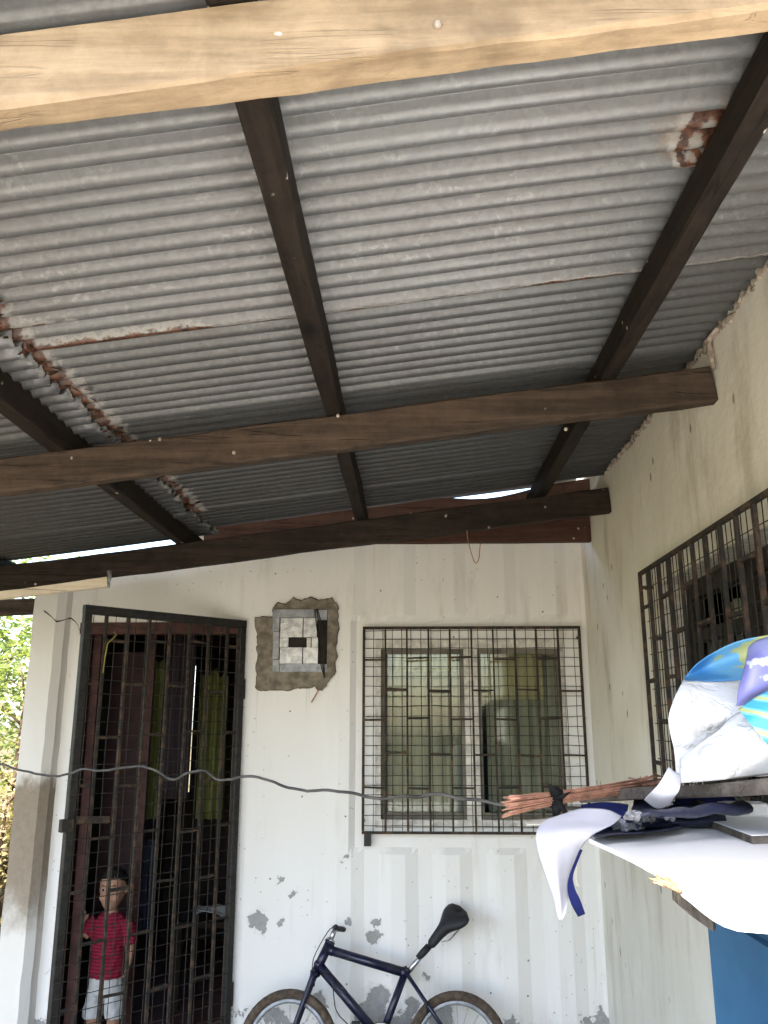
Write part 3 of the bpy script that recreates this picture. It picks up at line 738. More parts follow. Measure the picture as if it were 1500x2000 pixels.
# crumbled mortar where the sheets run into the wall
m = MB(); y = .74; rnd = random.Random(3)
while y < 3.62:
    r = rnd.uniform(.004, .013); zc = 2.597 + SL * WX - .014 + rnd.uniform(-.014, .010)
    c0 = len(m.v); m.sphere((WX - .004, y, zc), r, 7, 5, (.6, 1.9, 1.2))
    for q in m.v[c0:]: q += Vector((noise.noise(q * 60), noise.noise(q * 60 + Vector((3, 1, 2))), noise.noise(q * 60 + Vector((5, 5, 1))))) * r * .9
    y += rnd.uniform(.006, .026)
m.sm = [False] * len(m.f)
m.build('mortar_fillet', 'mortar', side)
m = MB()
for (px, py, px2, py2) in ((1375, 690, 1400, 640), (1385, 660, 1395, 720)):
    a, b = atX(px, py, WX - .012), atX(px2, py2, WX - .012)
    m.tube([a, a.lerp(b, .5) + Vector((0, .012, .006)), b], [.006, .011, .005], 6)
m.build('mortar_patch', 'mortar', side)

# ------------------------------------------------------------------ veranda roof
roof = thing('veranda_roof', (-.9, 2.3, 0), 'lean-to veranda roof of grey corrugated sheets on dark timbers', 'roof')
ZP = 2.50                               # underside of purlins at X = 0
ZS = 2.597                              # middle of the sheets at X = 0
PIT = .0570
def sheet(x0, x1, y0, y1, dz, jag0, jag1, rust, tone=1.0, lipk=1.0):
    m = MB(); ny = int((y1 - y0) / PIT * 10); nx = max(14, int((x1 - x0) / .045)); vs = []; ed = []
    for i in range(nx + 1):
        s = i / nx
        for j in range(ny + 1):
            y = y0 + (y1 - y0) * j / ny
            a = x0 + jag0 * (noise.noise(Vector((y * 21, x0 * 7, 1))) + .6 * noise.noise(Vector((y * 70, 3, x0)))) ; b = x1 + jag1 * (1.2 * noise.noise(Vector((y * 7, x1 * 7, 5))) + .7 * noise.noise(Vector((y * 31, 2, 5))) + .5 * noise.noise(Vector((y * 90, 8, x1))))
            x = a + (b - a) * s
            yy = y + .004 * noise.noise(Vector((x * 2.2, y * .5, 2)))
            if j in (0, ny): yy += .004 * noise.noise(Vector((x * 14, y0 * 5, 6)))
            ph = 2 * math.pi * (y - .21) / PIT
            w = math.cos(ph); z = .0150 * w + .0025 * math.cos(2 * ph)
            sag = .006 * noise.noise(Vector((x * 1.3, y * 1.3, 3)))
            lip = -.007 * lipk * max(0, (y - (y1 - .035)) / .035)
            vs.append((x, yy, ZS + SL * x + z + sag + dz + lip))
            ed.append(rust(x, y, min(b - x, x - a), y1 - y))
    n1 = ny + 1
    m.add(vs, [(i*n1+j, i*n1+j+1, (i+1)*n1+j+1, (i+1)*n1+j) for i in range(nx) for j in range(ny)], True)
    return m.build('roof_or_shade_sheet', 'galv', roof, .0012, {'edge': ed, 'tone': [tone] * len(vs)})
XL, XJ, XR = -2.75, -.93, WX + .02
laps = [.665, 1.29, 1.83, 2.365, 2.90, 3.435, 3.97]
TONE = [.46, .41, .28, .22, .18, .16]        # older, duller sheets past the lap, with light falloff towards the back painted in
for k in range(len(laps) - 1):
    y0, y1 = laps[k] - .035, laps[k+1]
    last = k == len(laps) - 2
    def rust_glint_r(x, y, dx, dy, k=k):
        e = 0.0
        if k == 1: e = max(e, (.78 if x < -.45 else .56 if x < .30 else .70 if x < .52 else .56) * math.exp(-max(dy, 0) / (.007 if x > -.5 else .022)))  # lap rust, plus a thin pale seam painting light caught on the edge
        if k == 1 and x < -.62: e = max(e, .60 * math.exp(-((dy - .10) / .028) ** 2) * min(1, (-.62 - x) * 4))
        if k == 2: e = max(e, .52 * math.exp(-max(dy, 0) / .008))
        if 1 <= k <= 4: e = max(e, .95 * math.exp(-max(0, x + .93 + .0) / .045)) if x > -.96 else max(e, .6)
        e = max(e, .40 * math.exp(-max(0, WX - x) / .03))
        return e
    def rust_l(x, y, dx, dy, k=k):
        return .40 * math.exp(-max(0, XJ - x) / .04) if k >= 0 else .1
    sheet(-1.13, XR, y0, 3.745 if last else y1, .003 * (k % 2), .012, .004, rust_glint_r, TONE[k])
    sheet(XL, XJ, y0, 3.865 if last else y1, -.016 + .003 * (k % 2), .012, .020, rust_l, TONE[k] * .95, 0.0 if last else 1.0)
m = MB(); vs = []  # extra cover above the sheets, added to keep sun off the far wall
for i in range(40):
    for j in range(50):
        x, y = XL + (WX - .01 - XL) * i / 39, 3.40 + .95 * j / 49; vs.append((x, y, ZS + .142 + SL * x + .0115 * math.cos(2 * math.pi * y / PIT)))
m.add(vs, [(i*50+j, i*50+j+1, (i+1)*50+j+1, (i+1)*50+j) for i in range(39) for j in range(49)], True)
m.build('roof_or_shade_sheet', 'galv', roof, .0012, {'edge': [0.0] * 2000, 'tone': [.3] * 2000})
# rust flakes hanging from the broken sheet ends
m = MB(); rnd = random.Random(11)
for i in range(90):
    y = rnd.uniform(1.55, 3.5); x = XJ + rnd.uniform(-.015, .05); z = ZS + SL * x - .016 + rnd.uniform(-.016, .004); s = rnd.uniform(.006, .018)
    q = Vector((x, y, z)); a = rnd.uniform(0, 6.28); d1 = Vector((math.cos(a), math.sin(a), rnd.uniform(-.5, .5))) * s; d2 = Vector((-math.sin(a), math.cos(a), rnd.uniform(-.5, .5))) * s * .7
    m.add([q - d1, q + d2, q + d1, q - d2], [(0, 1, 2, 3)])
fl = m.build('rust_flakes', 'rust', roof, .001); fl['kind'] = 'stuff'
# beams, purlins and posts
def beam(y, x0, x1, mat, h=.105, w=.045, z=None, wob=.005, name='beam'):
    zc = (ZP - h / 2 - .001) if z is None else z
    m = MB(); m.bar((x0, y, zc + SL * x0), (x1, y, zc + SL * x1), w, h, up=(0, 0, 1), seg=70, wob=wob, bev=.005)
    for q in m.v: q += Vector((0, noise.noise(q * 17), noise.noise(q * 19 + Vector((2, 2, 2))))) * .0022
    return m.build(name, mat, roof)
beam(.871, -2.6, WX + .01, 'beam_new', .108, .046, name='beam')['label'] = 'pale sunbleached beam'
beam(2.316, -2.6, WX - .004, 'beam', .108, .046)
beam(3.645, -2.6, WX - .004, 'beam_dim', .112, .048)
m = MB(); pts = []                         # back board with a sagging top edge
n = 26
for i in range(n + 1):
    x = -1.03 + (WX - .003 + 1.03) * i / n
    top = 2.652 + SL * x + .004 * noise.noise(Vector((x * 4, 0, 0))) - .030 * max(0, 1 - ((x - .42) / .24) ** 2)
    for y in (4.005, 4.035): pts += [(x, y, 2.475 + SL * x), (x, y, top)]
m.add(pts, [f for i in range(n) for f in ((4*i, 4*i+4, 4*i+5, 4*i+1), (4*i+2, 4*i+3, 4*i+7, 4*i+6), (4*i+1, 4*i+5, 4*i+7, 4*i+3), (4*i, 4*i+2, 4*i+6, 4*i+4))] + [(0, 1, 3, 2), (4*n, 4*n+2, 4*n+3, 4*n+1)])
m.build('back_board', 'plate', roof)
for x in (-1.04, -.226, .588, -1.95):
    h = .082; m = MB(); m.bar((x, .66, ZP + SL * x + h / 2), (x, 3.93, ZP + SL * x + h / 2), .048 if x > -1 else .05, h, seg=24, wob=.005, bev=.004); m.build('purlin', 'purlin', roof)
for y in (.871, 2.316, 3.645):
    m = MB(); m.bar((-2.5, y, -.05), (-2.5, y, 2.075), .08, .08, up=(0, 1, 0), seg=6, wob=.006, bev=.006); m.build('post', 'post', roof)
# pale batten below the far beam with its small end fitting
a0, a1 = atY(-240, 1187, 3.645), atY(212, 1137, 3.645)
m = MB(); m.bar((a0.x, 3.645, a0.z), (a1.x, 3.645, a1.z), .035, .048, seg=8, wob=.002, bev=.003); b = m.build('batten', 'batten', roof); b['label'] = 'pale cream batten under the far beam'
m = MB(); p = atY(213, 1128, 3.625); m.tube([p + Vector((0, 0, .03)), p + Vector((.004, 0, -.005)), p + Vector((.0, 0, -.022))], [.014, .007, .005], 8); m.tube([p + Vector((.001, 0, -.024)), p + Vector((.001, 0, -.042))], .006, 8); m.build('batten_fitting', 'grey_metal', b)
# nails and pale lumps on the beams
m = MB()
for px, py, y in ((312, 858, 2.29), (457, 884, 2.29), (855, 48, .846), (660, 812, 2.29), (1105, 838, 2.29), (690, 1012, 3.62), (1065, 990, 3.62), (955, 1030, 3.62)):
    m.sphere(atY(px, py, y), .006, 6, 4)
m.build('nail_head', 'mortar', roof)
# loop of wire hanging from the far beam
w0 = [atY(px, py, 3.60) for px, py in ((912, 1036), (914, 1055), (920, 1078), (925, 1094), (930, 1100), (935, 1092), (937, 1075), (938, 1062))]
m = MB(); m.tube(resample(w0, 4), .0022, 6)
o = m.build('hanging_wire', 'copper'); tag(rebase(o, w0[0]), 'thin bent wire loop hanging from the far roof beam', 'wire')

# ------------------------------------------------------------------ meter box in its cement patch
mb = thing('meter_box', atY(580, 1260, WY), 'tin electricity meter box set in a rough cement patch on the white wall', 'meter box')
outl = [(500, 1205), (535, 1203), (530, 1190), (545, 1175), (560, 1178), (572, 1166), (590, 1172), (608, 1165), (625, 1172), (650, 1168), (663, 1185), (662, 1230), (658, 1290), (655, 1318), (640, 1335), (628, 1352), (615, 1343), (560, 1349), (499, 1350), (501, 1300), (504, 1240), (497, 1220)]
pts = [atY(x, y, WY) for x, y in outl]; fine = []
for i in range(len(pts)):
    a, b = pts[i], pts[(i + 1) % len(pts)]
    for j in range(12):
        q = a.lerp(b, j / 12); q += Vector((noise.fractal(q * 28, 1, 2, 5), 0, noise.fractal(q * 28 + Vector((4, 4, 4)), 1, 2, 5))) * .010; fine.append(q)
cen = atY(582, 1262, WY)
m = MB(); k = len(fine); rings = []
for s, d in ((1.0, .001), (.97, -.010), (.80, -.014), (.55, -.013)):
    rings.append([Vector((cen.x + (q.x - cen.x) * s, WY + d - .012 + .003 * noise.noise(q * 30 * s), cen.z + (q.z - cen.z) * s)) for q in fine])
m.add([q for r in rings for q in r], [(i*k+j, i*k+(j+1) % k, (i+1)*k+(j+1) % k, (i+1)*k+j) for i in range(3) for j in range(k)] + [tuple(3*k+j for j in range(k))])
m.build('cement_patch', 'cement', mb)
def pxbox(name, mat, x0, y0, x1, y1, ya, yb, par):
    a, b = atY(x0, y1, ya), atY(x1, y0, ya)
    m = MB(); m.box((a.x, ya, a.z), (b.x, yb, b.z)); return m.build(name, mat, par)
Y0 = WY - .034
pxbox('box_back', 'void', 532, 1190, 640, 1312, Y0 + .006, WY - .018, mb)
for q in ((532, 1190, 613, 1206.5), (614, 1191, 639, 1211), (532, 1207, 546, 1233), (532, 1234, 545.5, 1287), (532, 1288, 545.5, 1312), (546, 1296.5, 620.5, 1312), (621, 1297, 639, 1312)):
    pxbox('frame_strip', 'grey_metal', *q, Y0 - .004, Y0 + .006, mb)
for q in ((547, 1207, 591.5, 1244.5), (592.5, 1207, 619, 1244.5), (546, 1264.5, 590.5, 1296), (591.5, 1264.5, 621, 1296), (546, 1245, 563.5, 1264), (608.5, 1245, 621, 1264)):
    pl = pxbox('tin_plate', 'zinc_plate', *q, Y0 - .016, Y0 - .006, mb)
pxbox('dial_cavity', 'void', 563, 1243, 610, 1266, Y0 - .004, Y0 + .003, mb)
pxbox('dial_tab', 'white_paint', 599, 1246, 607, 1265, Y0 - .014, Y0 - .006, mb)
m = MB()
for i, dx in enumerate((0, 5, 9)):
    m.tube(resample([atY(616 + dx * .4, 1150 + 40, Y0 - .018), atY(617 + dx, 1212, Y0 - .02), atY(622 + dx, 1250, Y0 - .025 - .004 * i), atY(625 + dx * .8, 1290, Y0 - .02), atY(634, 1325 - 4 * i, Y0 - .012)], 4), .0028, 6)
m.build('wires', 'wire', mb)
m = MB(); m.tube([atY(626, 1342, WY - .02), atY(618, 1355, WY - .02), atY(608, 1372, WY - .018)], .0035, 6); m.build('loose_wire', 'copper', mb)

# ------------------------------------------------------------------ bicycle leaning on the wall
BK = .28; BY0 = 3.985
bike = thing('bicycle', (-.18, BY0, 0), 'small dark navy bicycle leaning on the white wall, saddle tipped up', 'bicycle')
tl = math.atan(BK)
BU = Vector((0, math.sin(tl), math.cos(tl)))          # up in the bicycle's own plane
BN = Vector((0, -math.cos(tl), math.sin(tl)))         # towards the camera
def B(x, v, o=0): return Vector((x, BY0, 0)) + BU * v + BN * o
def Bpx(px, py, o=0):
    d = ray(px, py); t = (BY0 - CAM.y + BK * CAM.z) / (d.y - BK * d.z); p = CAM + d * t
    return p + BN * o
WRAD = .224
def wheel(cx, turn, name='wheel'):
    def W(a, r, o=0):
        x, v = math.cos(a) * r, math.sin(a) * r
        return B(cx + x * math.cos(turn), WRAD + v, o + x * math.sin(turn))
    n = 44
    m = MB(); m.tube([W(2*math.pi*i/n, WRAD - .021) for i in range(n)], .0205, 10, closed=True); ty = m.build('wheel', 'tyre', bike)
    m = MB(); m.tube([W(2*math.pi*i/n, WRAD - .046) for i in range(n)], .008, 8, closed=True, flat=1.5); m.build('rim', 'grey_metal', ty)
    m = MB()
    for i in range(20):
        a = 2*math.pi*i/20; s = (-1) ** i
        m.tube([W(a + .5 * s, .014, .018 * s), W(a, WRAD - .046)], .0013, 4)
    m.build('spokes', 'chrome', ty)
    m = MB(); m.tube([W(0, 0, -.045), W(0, 0, -.02), W(0, 0, .02), W(0, 0, .045)], [.008, .016, .016, .008], 10); m.build('hub', 'chrome', ty)
CF, CR = -.553, .186
wheel(CF, .12); wheel(CR, 0)
ht, hb_ = Bpx(643, 1843), Bpx(617, 1898)
bb = B(-.148, .262); st = Bpx(792, 1898); ax = B(CR, WRAD); fx = B(CF, WRAD)
m = MB()
m.tube([ht + (ht - hb_) * .05, hb_ - (ht - hb_) * .05], .021, 12)
m.tube([Bpx(648, 1857), Bpx(788, 1899)], .0205, 12); m.tube([Bpx(622, 1884), bb], .021, 12)
m.tube([st + (st - bb) * .06, bb], .0165, 12); m.tube([bb - BN * .035, bb + BN * .035], .023, 14)
for s in (-1, 1):
    m.tube([st + BN * .012 * s, ax + BN * .05 * s], .009, 8); m.tube([bb + BN * .02 * s, ax + BN * .05 * s], .009, 8)
frame_ = m.build('frame', 'bike_blue', bike)
m = MB(); cr = hb_ - (ht - hb_) * .10
for s in (-1, 1): m.tube(resample([cr + BN * .012 * s, cr + BN * .034 * s - (ht - hb_) * .12, fx + BN * .042 * s], 4), [.014] * 4 + [.013, .012, .011, .010, .009], 8)
m.tube([cr - BN * .036, cr + BN * .036], .017, 10)
m.build('fork', 'bike_blue', bike)
m = MB(); s0, s1 = ht + (ht - hb_) * .08, Bpx(655, 1812); m.tube([s0, s1], .012, 10); m.tube([s0 - (ht - hb_) * .02, s0 + (ht - hb_) * .09], .020, 10); m.build('stem', 'chrome', bike)
m = MB(); m.tube(resample([s1 - BN * .13 + Vector((.03, 0, .0)), s1 - BN * .04 + Vector((-.005, 0, .0)), s1, s1 + BN * .05 + Vector((.006, 0, .0)), s1 + BN * .12 + Vector((.012, 0, -.005))], 3), .012, 8); m.build('handlebar', 'bike_black', bike)
p1 = Bpx(838, 1848); m = MB(); m.tube([st + (bb - st) * .1, p1], .0115, 10); m.build('seat_post', 'chrome', bike)
m = MB(); m.tube([st + (p1 - st) * .52, st + (p1 - st) * .75, p1], [.014, .0165, .016], 10); m.build('post_sleeve', 'bike_black', bike)
# saddle: lofted along nose -> tail, tipped up
n0, n1 = Bpx(838, 1850, .01), Bpx(905, 1776, .01); L = n1 - n0; ld = L.normalized(); wd = BN.copy(); hd = ld.cross(wd).normalized()
if hd.z < 0: hd = -hd
wd = (wd * .70 - hd * .70).normalized(); hd = wd.cross(ld).normalized()
rings = []
for i in range(15):
    s = i / 14; w = .022 + .008 * s if s < .35 else .025 + .056 * (1 - math.cos(min(1, (s - .35) / .45) * math.pi)) / 2
    h = .016 + .012 * math.sin(s * math.pi * .9)
    if s > .86: w *= math.sqrt(max(.12, 1 - ((s - .86) / .15) ** 2)); h *= math.sqrt(max(.12, 1 - ((s - .86) / .15) ** 2))
    if i == 0: w *= .5; h *= .5
    c = n0 + L * s + hd * (.010 * math.sin(s * 3.0)); ring = []
    for j in range(16):
        t = 2*math.pi*j/16; dent = .35 * max(0, (s - .55)) * math.exp(-(math.cos(t) * 3) ** 2)
        ring.append(c + wd * math.cos(t) * w + hd * math.sin(t) * h * (1 - dent) + (ld * -.030 * math.exp(-(math.cos(t) * 3) ** 2) if s > .9 else Vector((0, 0, 0))))
    rings.append(ring)
m = MB(); m.loft(rings); sd = m.build('saddle', 'bike_black', bike)
m = MB(); m.tube([n0 + L * .25 - hd * .02 + wd * .015, n0 + L * .4 - hd * .045 + wd * .018, n0 + L * .7 - hd * .04 + wd * .022], .0035, 6); m.tube([n0 + L * .25 - hd * .02 - wd * .015, n0 + L * .4 - hd * .045 - wd * .018, n0 + L * .7 - hd * .04 - wd * .022], .0035, 6); m.build('saddle_rail', 'chrome', sd)
m = MB(); n = 26
m.tube([bb + BN * .045 + Vector((math.cos(2*math.pi*i/n) * .058, 0, 0)) + BU * math.sin(2*math.pi*i/n) * .058 for i in range(n)], .005, 6, closed=True)
for i in range(5):
    a = 2*math.pi*i/5; m.tube([bb + BN * .045, bb + BN * .045 + Vector((math.cos(a) * .056, 0, 0)) + BU * math.sin(a) * .056], .006, 6)
m.build('chainring', 'chrome', bike)
for s in (-1, 1):
    m = MB(); e = bb + BN * .055 * s + (Vector((.095, 0, 0)) + BU * -.05) * s; m.tube([bb + BN * .05 * s, e], [.011, .008], 8); ck = m.build('crank', 'chrome', bike)
    m = MB(); q = e + BN * .05 * s; m.bar(q - Vector((.038, 0, 0)), q + Vector((.038, 0, 0)), .07, .02, up=BU, bev=.004); m.build('pedal', 'bike_black', ck)
m = MB(); ch = []
for i in range(12): a = math.pi/2 + math.pi*i/11; ch.append(bb + BN * .045 + Vector((math.cos(a) * .062, 0, 0)) + BU * math.sin(a) * .062)
for i in range(8): a = -math.pi/2 + math.pi*i/7; ch.append(ax + BN * .045 + Vector((math.cos(a) * .028, 0, 0)) + BU * math.sin(a) * .028)
m.tube(ch, .0035, 5, closed=True); m.build('chain', 'grille', bike)
m = MB(); m.tube(resample([hb_ + BN * .025 + Vector((.02, 0, 0)), Bpx(650, 1910, .03), Bpx(653, 1945, .03), Bpx(665, 1985, .03), bb + BN * .03 + Vector((-.03, 0, -.02))], 4), .0025, 5); m.build('brake_cable', 'bike_black', bike)
m = MB(); m.tube(resample([s1 + BN * .05, s1 + BN * .05 + Vector((-.03, 0, -.02)), hb_ + BN * .03 + Vector((-.01, 0, .05)), cr + BN * .03 + BU * -.03], 4), .0022, 5); m.build('brake_cable', 'bike_black', bike)
for pc in (cr - (ht - hb_) * .10, st + (ax - st) * .42):
    for s in (-1, 1):
        m = MB(); m.tube([pc + BN * .012 * s, pc + BN * .034 * s + BU * .004, pc + BN * .036 * s - BU * .035], [.006, .007, .005], 6); m.build('brake_arm', 'bike_black', bike)
for q in (Bpx(648, 1857), Bpx(788, 1899), Bpx(622, 1884)):
    m = MB(); m.sphere(q, .0225, 12, 8); m.build('weld', 'bike_blue', frame_)
for e in (-.05, 1.05):
    q = hb_ + (ht - hb_) * e; m = MB(); m.tube([q - (ht - hb_) * .05, q + (ht - hb_) * .05], .0245, 14); m.build('headset_cup', 'bike_blue', frame_)
m = MB(); m.tube([st + (p1 - st) * .02, st + (p1 - st) * .12], .019, 12); m.build('seat_clamp', 'bike_black', frame_)
m = MB(); m.tube([ax - BN * .062, ax + BN * .062], .006, 8); m.tube([ax + BN * .03, ax + BN * .034], .032, 16); m.build('rear_sprocket', 'grille', bike)

# ------------------------------------------------------------------ toddler in the doorway
PB = Vector((-1.535, 4.53, .006))
person = thing('person', PB, 'toddler in red striped shirt and white shorts standing behind the mesh gate', 'person')
def L3(x, y, z): return PB + Vector((x, y, z))
def ell(c, rx, ry, n=16, tilt=0):
    return [c + Vector((math.cos(2*math.pi*i/n) * rx, math.sin(2*math.pi*i/n) * ry, 0)) for i in range(n)]
def remeshed(m, name, mat, par, vox, smooth=6, fold=None):
    o = m.build(name, mat, par)
    md = o.modifiers.new('skin', 'REMESH'); md.mode = 'VOXEL'; md.voxel_size = vox; md.use_smooth_shade = True
    ms = o.modifiers.new('soft', 'SMOOTH'); ms.factor = .5; ms.iterations = smooth
    if fold:
        tx = bpy.data.textures.new(name, 'CLOUDS'); tx.noise_scale = fold[1]; tx.noise_depth = 2
        md = o.modifiers.new('folds', 'DISPLACE'); md.texture = tx; md.strength = fold[0]; md.mid_level = .5; md.texture_coords = 'LOCAL'
    return o
m = MB()
# trunk, neck and head as one surface
m.loft([ell(L3(0, .0, z), a, b) for z, a, b in ((.335, .035, .035), (.35, .060, .048), (.42, .066, .053), (.50, .072, .056), (.57, .077, .054), (.615, .070, .045), (.640, .040, .036), (.660, .030, .031), (.69, .030, .032))])
HC = (.004, -.006, .758)
hr = []
for z, a, b, oy in ((-.090, .016, .014, -.040), (-.084, .032, .032, -.028), (-.072, .046, .052, -.016), (-.05, .060, .068, -.007), (-.025, .068, .077, 0), (0, .072, .082, .002), (.03, .074, .084, .004), (.055, .068, .078, .006), (.075, .053, .061, .006), (.087, .032, .037, .006), (.092, .010, .012, .006)):
    hr.append(ell(L3(HC[0], HC[1] + oy, HC[2] + z), a * .89, b, 20))
m.loft(hr)
m.sphere(L3(HC[0], HC[1] - .083, HC[2] - .018), .0115, 10, 8, (1, 1, .9)); m.tube([L3(HC[0], HC[1] - .080, HC[2] + .008), L3(HC[0], HC[1] - .086, HC[2] - .016)], [.006, .009], 8)
for s in (-1, 1):
    m.sphere(L3(HC[0] + .026 * s, HC[1] - .047, HC[2] - .034), .026, 12, 10, (1, .9, .9))                    # cheeks
    m.sphere(L3(HC[0] + .067 * s, HC[1] + .012, HC[2] - .008), .017, 10, 8, (.45, .8, 1.25))  # ears
    # legs and feet
    m.tube(resample([L3(.038*s, 0, .37), L3(.046*s, -.004, .27), L3(.050*s, -.006, .175), L3(.050*s, .004, .11), L3(.050*s, .002, .035)], 3), [.036, .037, .038, .038, .037, .036, .035, .033, .032, .031, .029, .026, .024], 12)
    m.tube([L3(.050*s, .020, .022), L3(.052*s, -.01, .022), L3(.055*s, -.045, .018), L3(.057*s, -.068, .014)], [.020, .022, .022, .013], 10)
    for q in range(5): m.sphere(L3((.040 + .008*q)*s, -.072 + .004*q, .010), .0075 - .0006*q, 8, 6)
def arm(sh, el, wr, tip, curl, thumb, up):
    m.tube(resample([sh, el, wr], 4), [.030, .028, .026, .024, .023, .022, .020, .018, .016], 12)
    d = (tip - wr).normalized(); sd_ = d.cross(up).normalized(); pl = sd_.cross(d).normalized()
    palm = wr + d * .028
    m.tube([wr - d * .006, wr + d * .012, palm, wr + d * .036], [.015, .018, .020, .017], 12, flat=.62)
    for q, ln in enumerate((.026, .031, .029, .022)):
        b0 = wr + d * .034 + sd_ * (-.0145 + .0097 * q); b1 = b0 + d * ln * .5 + pl * curl * .004; b2 = b1 + d * ln * .5 * (1 - curl * .4) + pl * curl * .012
        m.tube([b0 - d * .01, b0, b1, b2], [.0058, .0056, .0052, .0042], 8)
    t0 = wr + d * .012 + sd_ * thumb * .014; m.tube([t0, t0 + d * .012 + sd_ * thumb * .012, t0 + d * .028 + sd_ * thumb * .015 + pl * .004], [.0070, .0062, .0048], 8)
arm(L3(-.078, 0, .600), L3(-.108, -.020, .545), L3(-.136, -.028, .600), L3(-.143, -.018, .665), .6, 1, Vector((.3, -1, .1)))
arm(L3(.078, 0, .600), L3(.104, .012, .495), L3(.106, -.006, .405), L3(.098, -.014, .34), 1.0, -1, Vector((-1, -.2, 0)))
body = remeshed(m, 'body', 'skin', person, .0032, 4)
# hair cap
m = MB(); hr = []
for z, a, b, oy in ((.012, .0735, .066, .026), (.03, .0765, .076, .017), (.046, .0750, .0810, .0115), (.058, .0690, .0795, .0085), (.077, .0550, .0632, .0068), (.090, .034, .039, .006), (.096, .010, .012, .006)):
    hr.append([q + Vector((0, 0, 0)) for q in ell(L3(HC[0], HC[1] + oy, HC[2] + z), a * .90, b, 24)])
m.loft(hr); m.sphere(L3(HC[0], HC[1] + .04, HC[2] - .005), .056, 14, 10, (1.06, .97, .9))
remeshed(m, 'hair', 'hair', person, .0024, 2, (.007, .008))
for s in (-1, 1):
    m = MB(); m.sphere(L3(HC[0] + .025*s, HC[1] - .0705, HC[2] + .006), .0105, 12, 8, (1.15, .8, .62)); e = m.build('eye', 'eye_white', person)
    m = MB(); m.sphere(L3(HC[0] + .025*s, HC[1] - .0775, HC[2] + .006), .0072, 10, 8, (1, .6, .88)); m.build('iris', 'eye_dark', e)
    m = MB(); m.tube([L3(HC[0] + .012*s, HC[1] - .080, HC[2] + .022), L3(HC[0] + .028*s, HC[1] - .079, HC[2] + .027), L3(HC[0] + .043*s, HC[1] - .070, HC[2] + .022)], [.0012, .0020, .001], 6); m.build('eyebrow', 'hair', person)
m = MB(); m.tube([L3(HC[0] - .018, HC[1] - .069, HC[2] - .050), L3(HC[0] - .008, HC[1] - .0765, HC[2] - .045), L3(HC[0] + .008, HC[1] - .0765, HC[2] - .045), L3(HC[0] + .018, HC[1] - .069, HC[2] - .047)], [.002, .0045, .0045, .002], 8); m.build('mouth', 'lip', person)
# shirt with sleeves
m = MB()
m.loft([ell(L3(0, -.002, z), a, b, 20) for z, a, b in ((.352, .086, .068), (.37, .086, .067), (.43, .084, .066), (.50, .084, .066), (.57, .086, .063), (.610, .082, .056), (.632, .060, .048), (.648, .040, .040))])
m.tube([L3(-.066, 0, .608), L3(-.098, -.012, .572), L3(-.112, -.020, .548)], [.040, .040, .039], 12)
m.tube([L3(.066, 0, .608), L3(.094, .006, .560), L3(.106, .010, .500)], [.040, .040, .041], 12)
remeshed(m, 'shirt', 'jersey', person, .0035, 3, (.016, .035))
# shorts
m = MB()
m.loft([ell(L3(0, 0, z), a, b, 20) for z, a, b in ((.275, .080, .060), (.29, .086, .065), (.34, .082, .064), (.375, .076, .060))])
for s in (-1, 1):
    m.loft([ell(L3(x*s, 0, z), a, b, 16) for z, x, a, b in ((.172, .054, .050, .056), (.18, .054, .050, .056), (.24, .049, .047, .056), (.30, .042, .042, .056), (.33, .038, .040, .050))])
remeshed(m, 'shorts', 'shorts', person, .0035, 2, (.014, .035))

# ------------------------------------------------------------------ blue cabinet and the board on it
cab = thing('metal_cabinet', (.69, .8, 0), 'tall blue painted metal cabinet under the white board against the cream wall', 'cabinet')
bx = atY(1390, 1900, 1.38).x
m = MB(); m.box((bx, .20, .03), (WX - .02, 1.38, 1.365)); m.build('cabinet_body', 'blue_metal', cab)
m = MB(); m.box((bx - .004, .20, 1.365), (WX - .016, 1.384, 1.382)); m.build('cabinet_top', 'blue_metal', cab)
m = MB(); m.box((bx - .012, .26, .10), (bx, .77, 1.33)); m.build('door', 'blue_metal', cab)
m = MB(); m.box((bx - .012, .79, .10), (bx, 1.33, 1.33)); dr = m.build('door', 'blue_metal', cab)
m = MB(); m.tube([(bx - .035, .83, .72), (bx - .035, .83, .86)], .007, 8); m.tube([(bx - .035, .83, .72), (bx - .01, .83, .72)], .006, 8); m.tube([(bx - .035, .83, .86), (bx - .01, .83, .86)], .006, 8); m.build('handle', 'chrome', dr)
m = MB(); m.box((bx + .02, .24, 0), (WX - .04, 1.34, .03)); m.build('plinth', 'black_steel', cab)

BZ = 1.39
poly = [atZ(px, py, BZ) for px, py in ((1150, 1640), (1185, 1655), (1230, 1676), (1272, 1698), (1303, 1714), (1310, 1728), (1318, 1722), (1330, 1741), (1345, 1752), (1368, 1771), (1390, 1787), (1412, 1799), (1440, 1808), (1500, 1813))]
pl2 = [(p.x, p.y) for p in poly] + [(.40, .70), (.43, .30), (WX - .01, .30), (WX - .01, 2.30), (.66, 2.26), (.47, 2.02)]
if True:
    area = sum(a[0]*b[1] - b[0]*a[1] for a, b in zip(pl2, pl2[1:] + pl2[:1]))
    if area < 0: pl2 = pl2[::-1]
board = thing('white_board', (.6, 1.3, 1.383), 'large white laminate board with a broken curved edge lying on the blue cabinet', 'board')
m = MB(); m.prism(pl2, 1.3845, 1.392); m.build('board_sheet', 'laminate', board)
ins = [(x + .008, y + .004) for x, y in pl2]
m = MB(); q = [atZ(px, py, 1.38) for px, py in ((1312, 1738), (1328, 1752), (1348, 1768), (1392, 1798), (1396, 1790), (1350, 1752), (1330, 1738))]
q2 = [(p.x, p.y) for p in q]
m.prism(q2, 1.368, 1.3838); m.build('torn_underlay', 'cardboard', board)
m = MB()
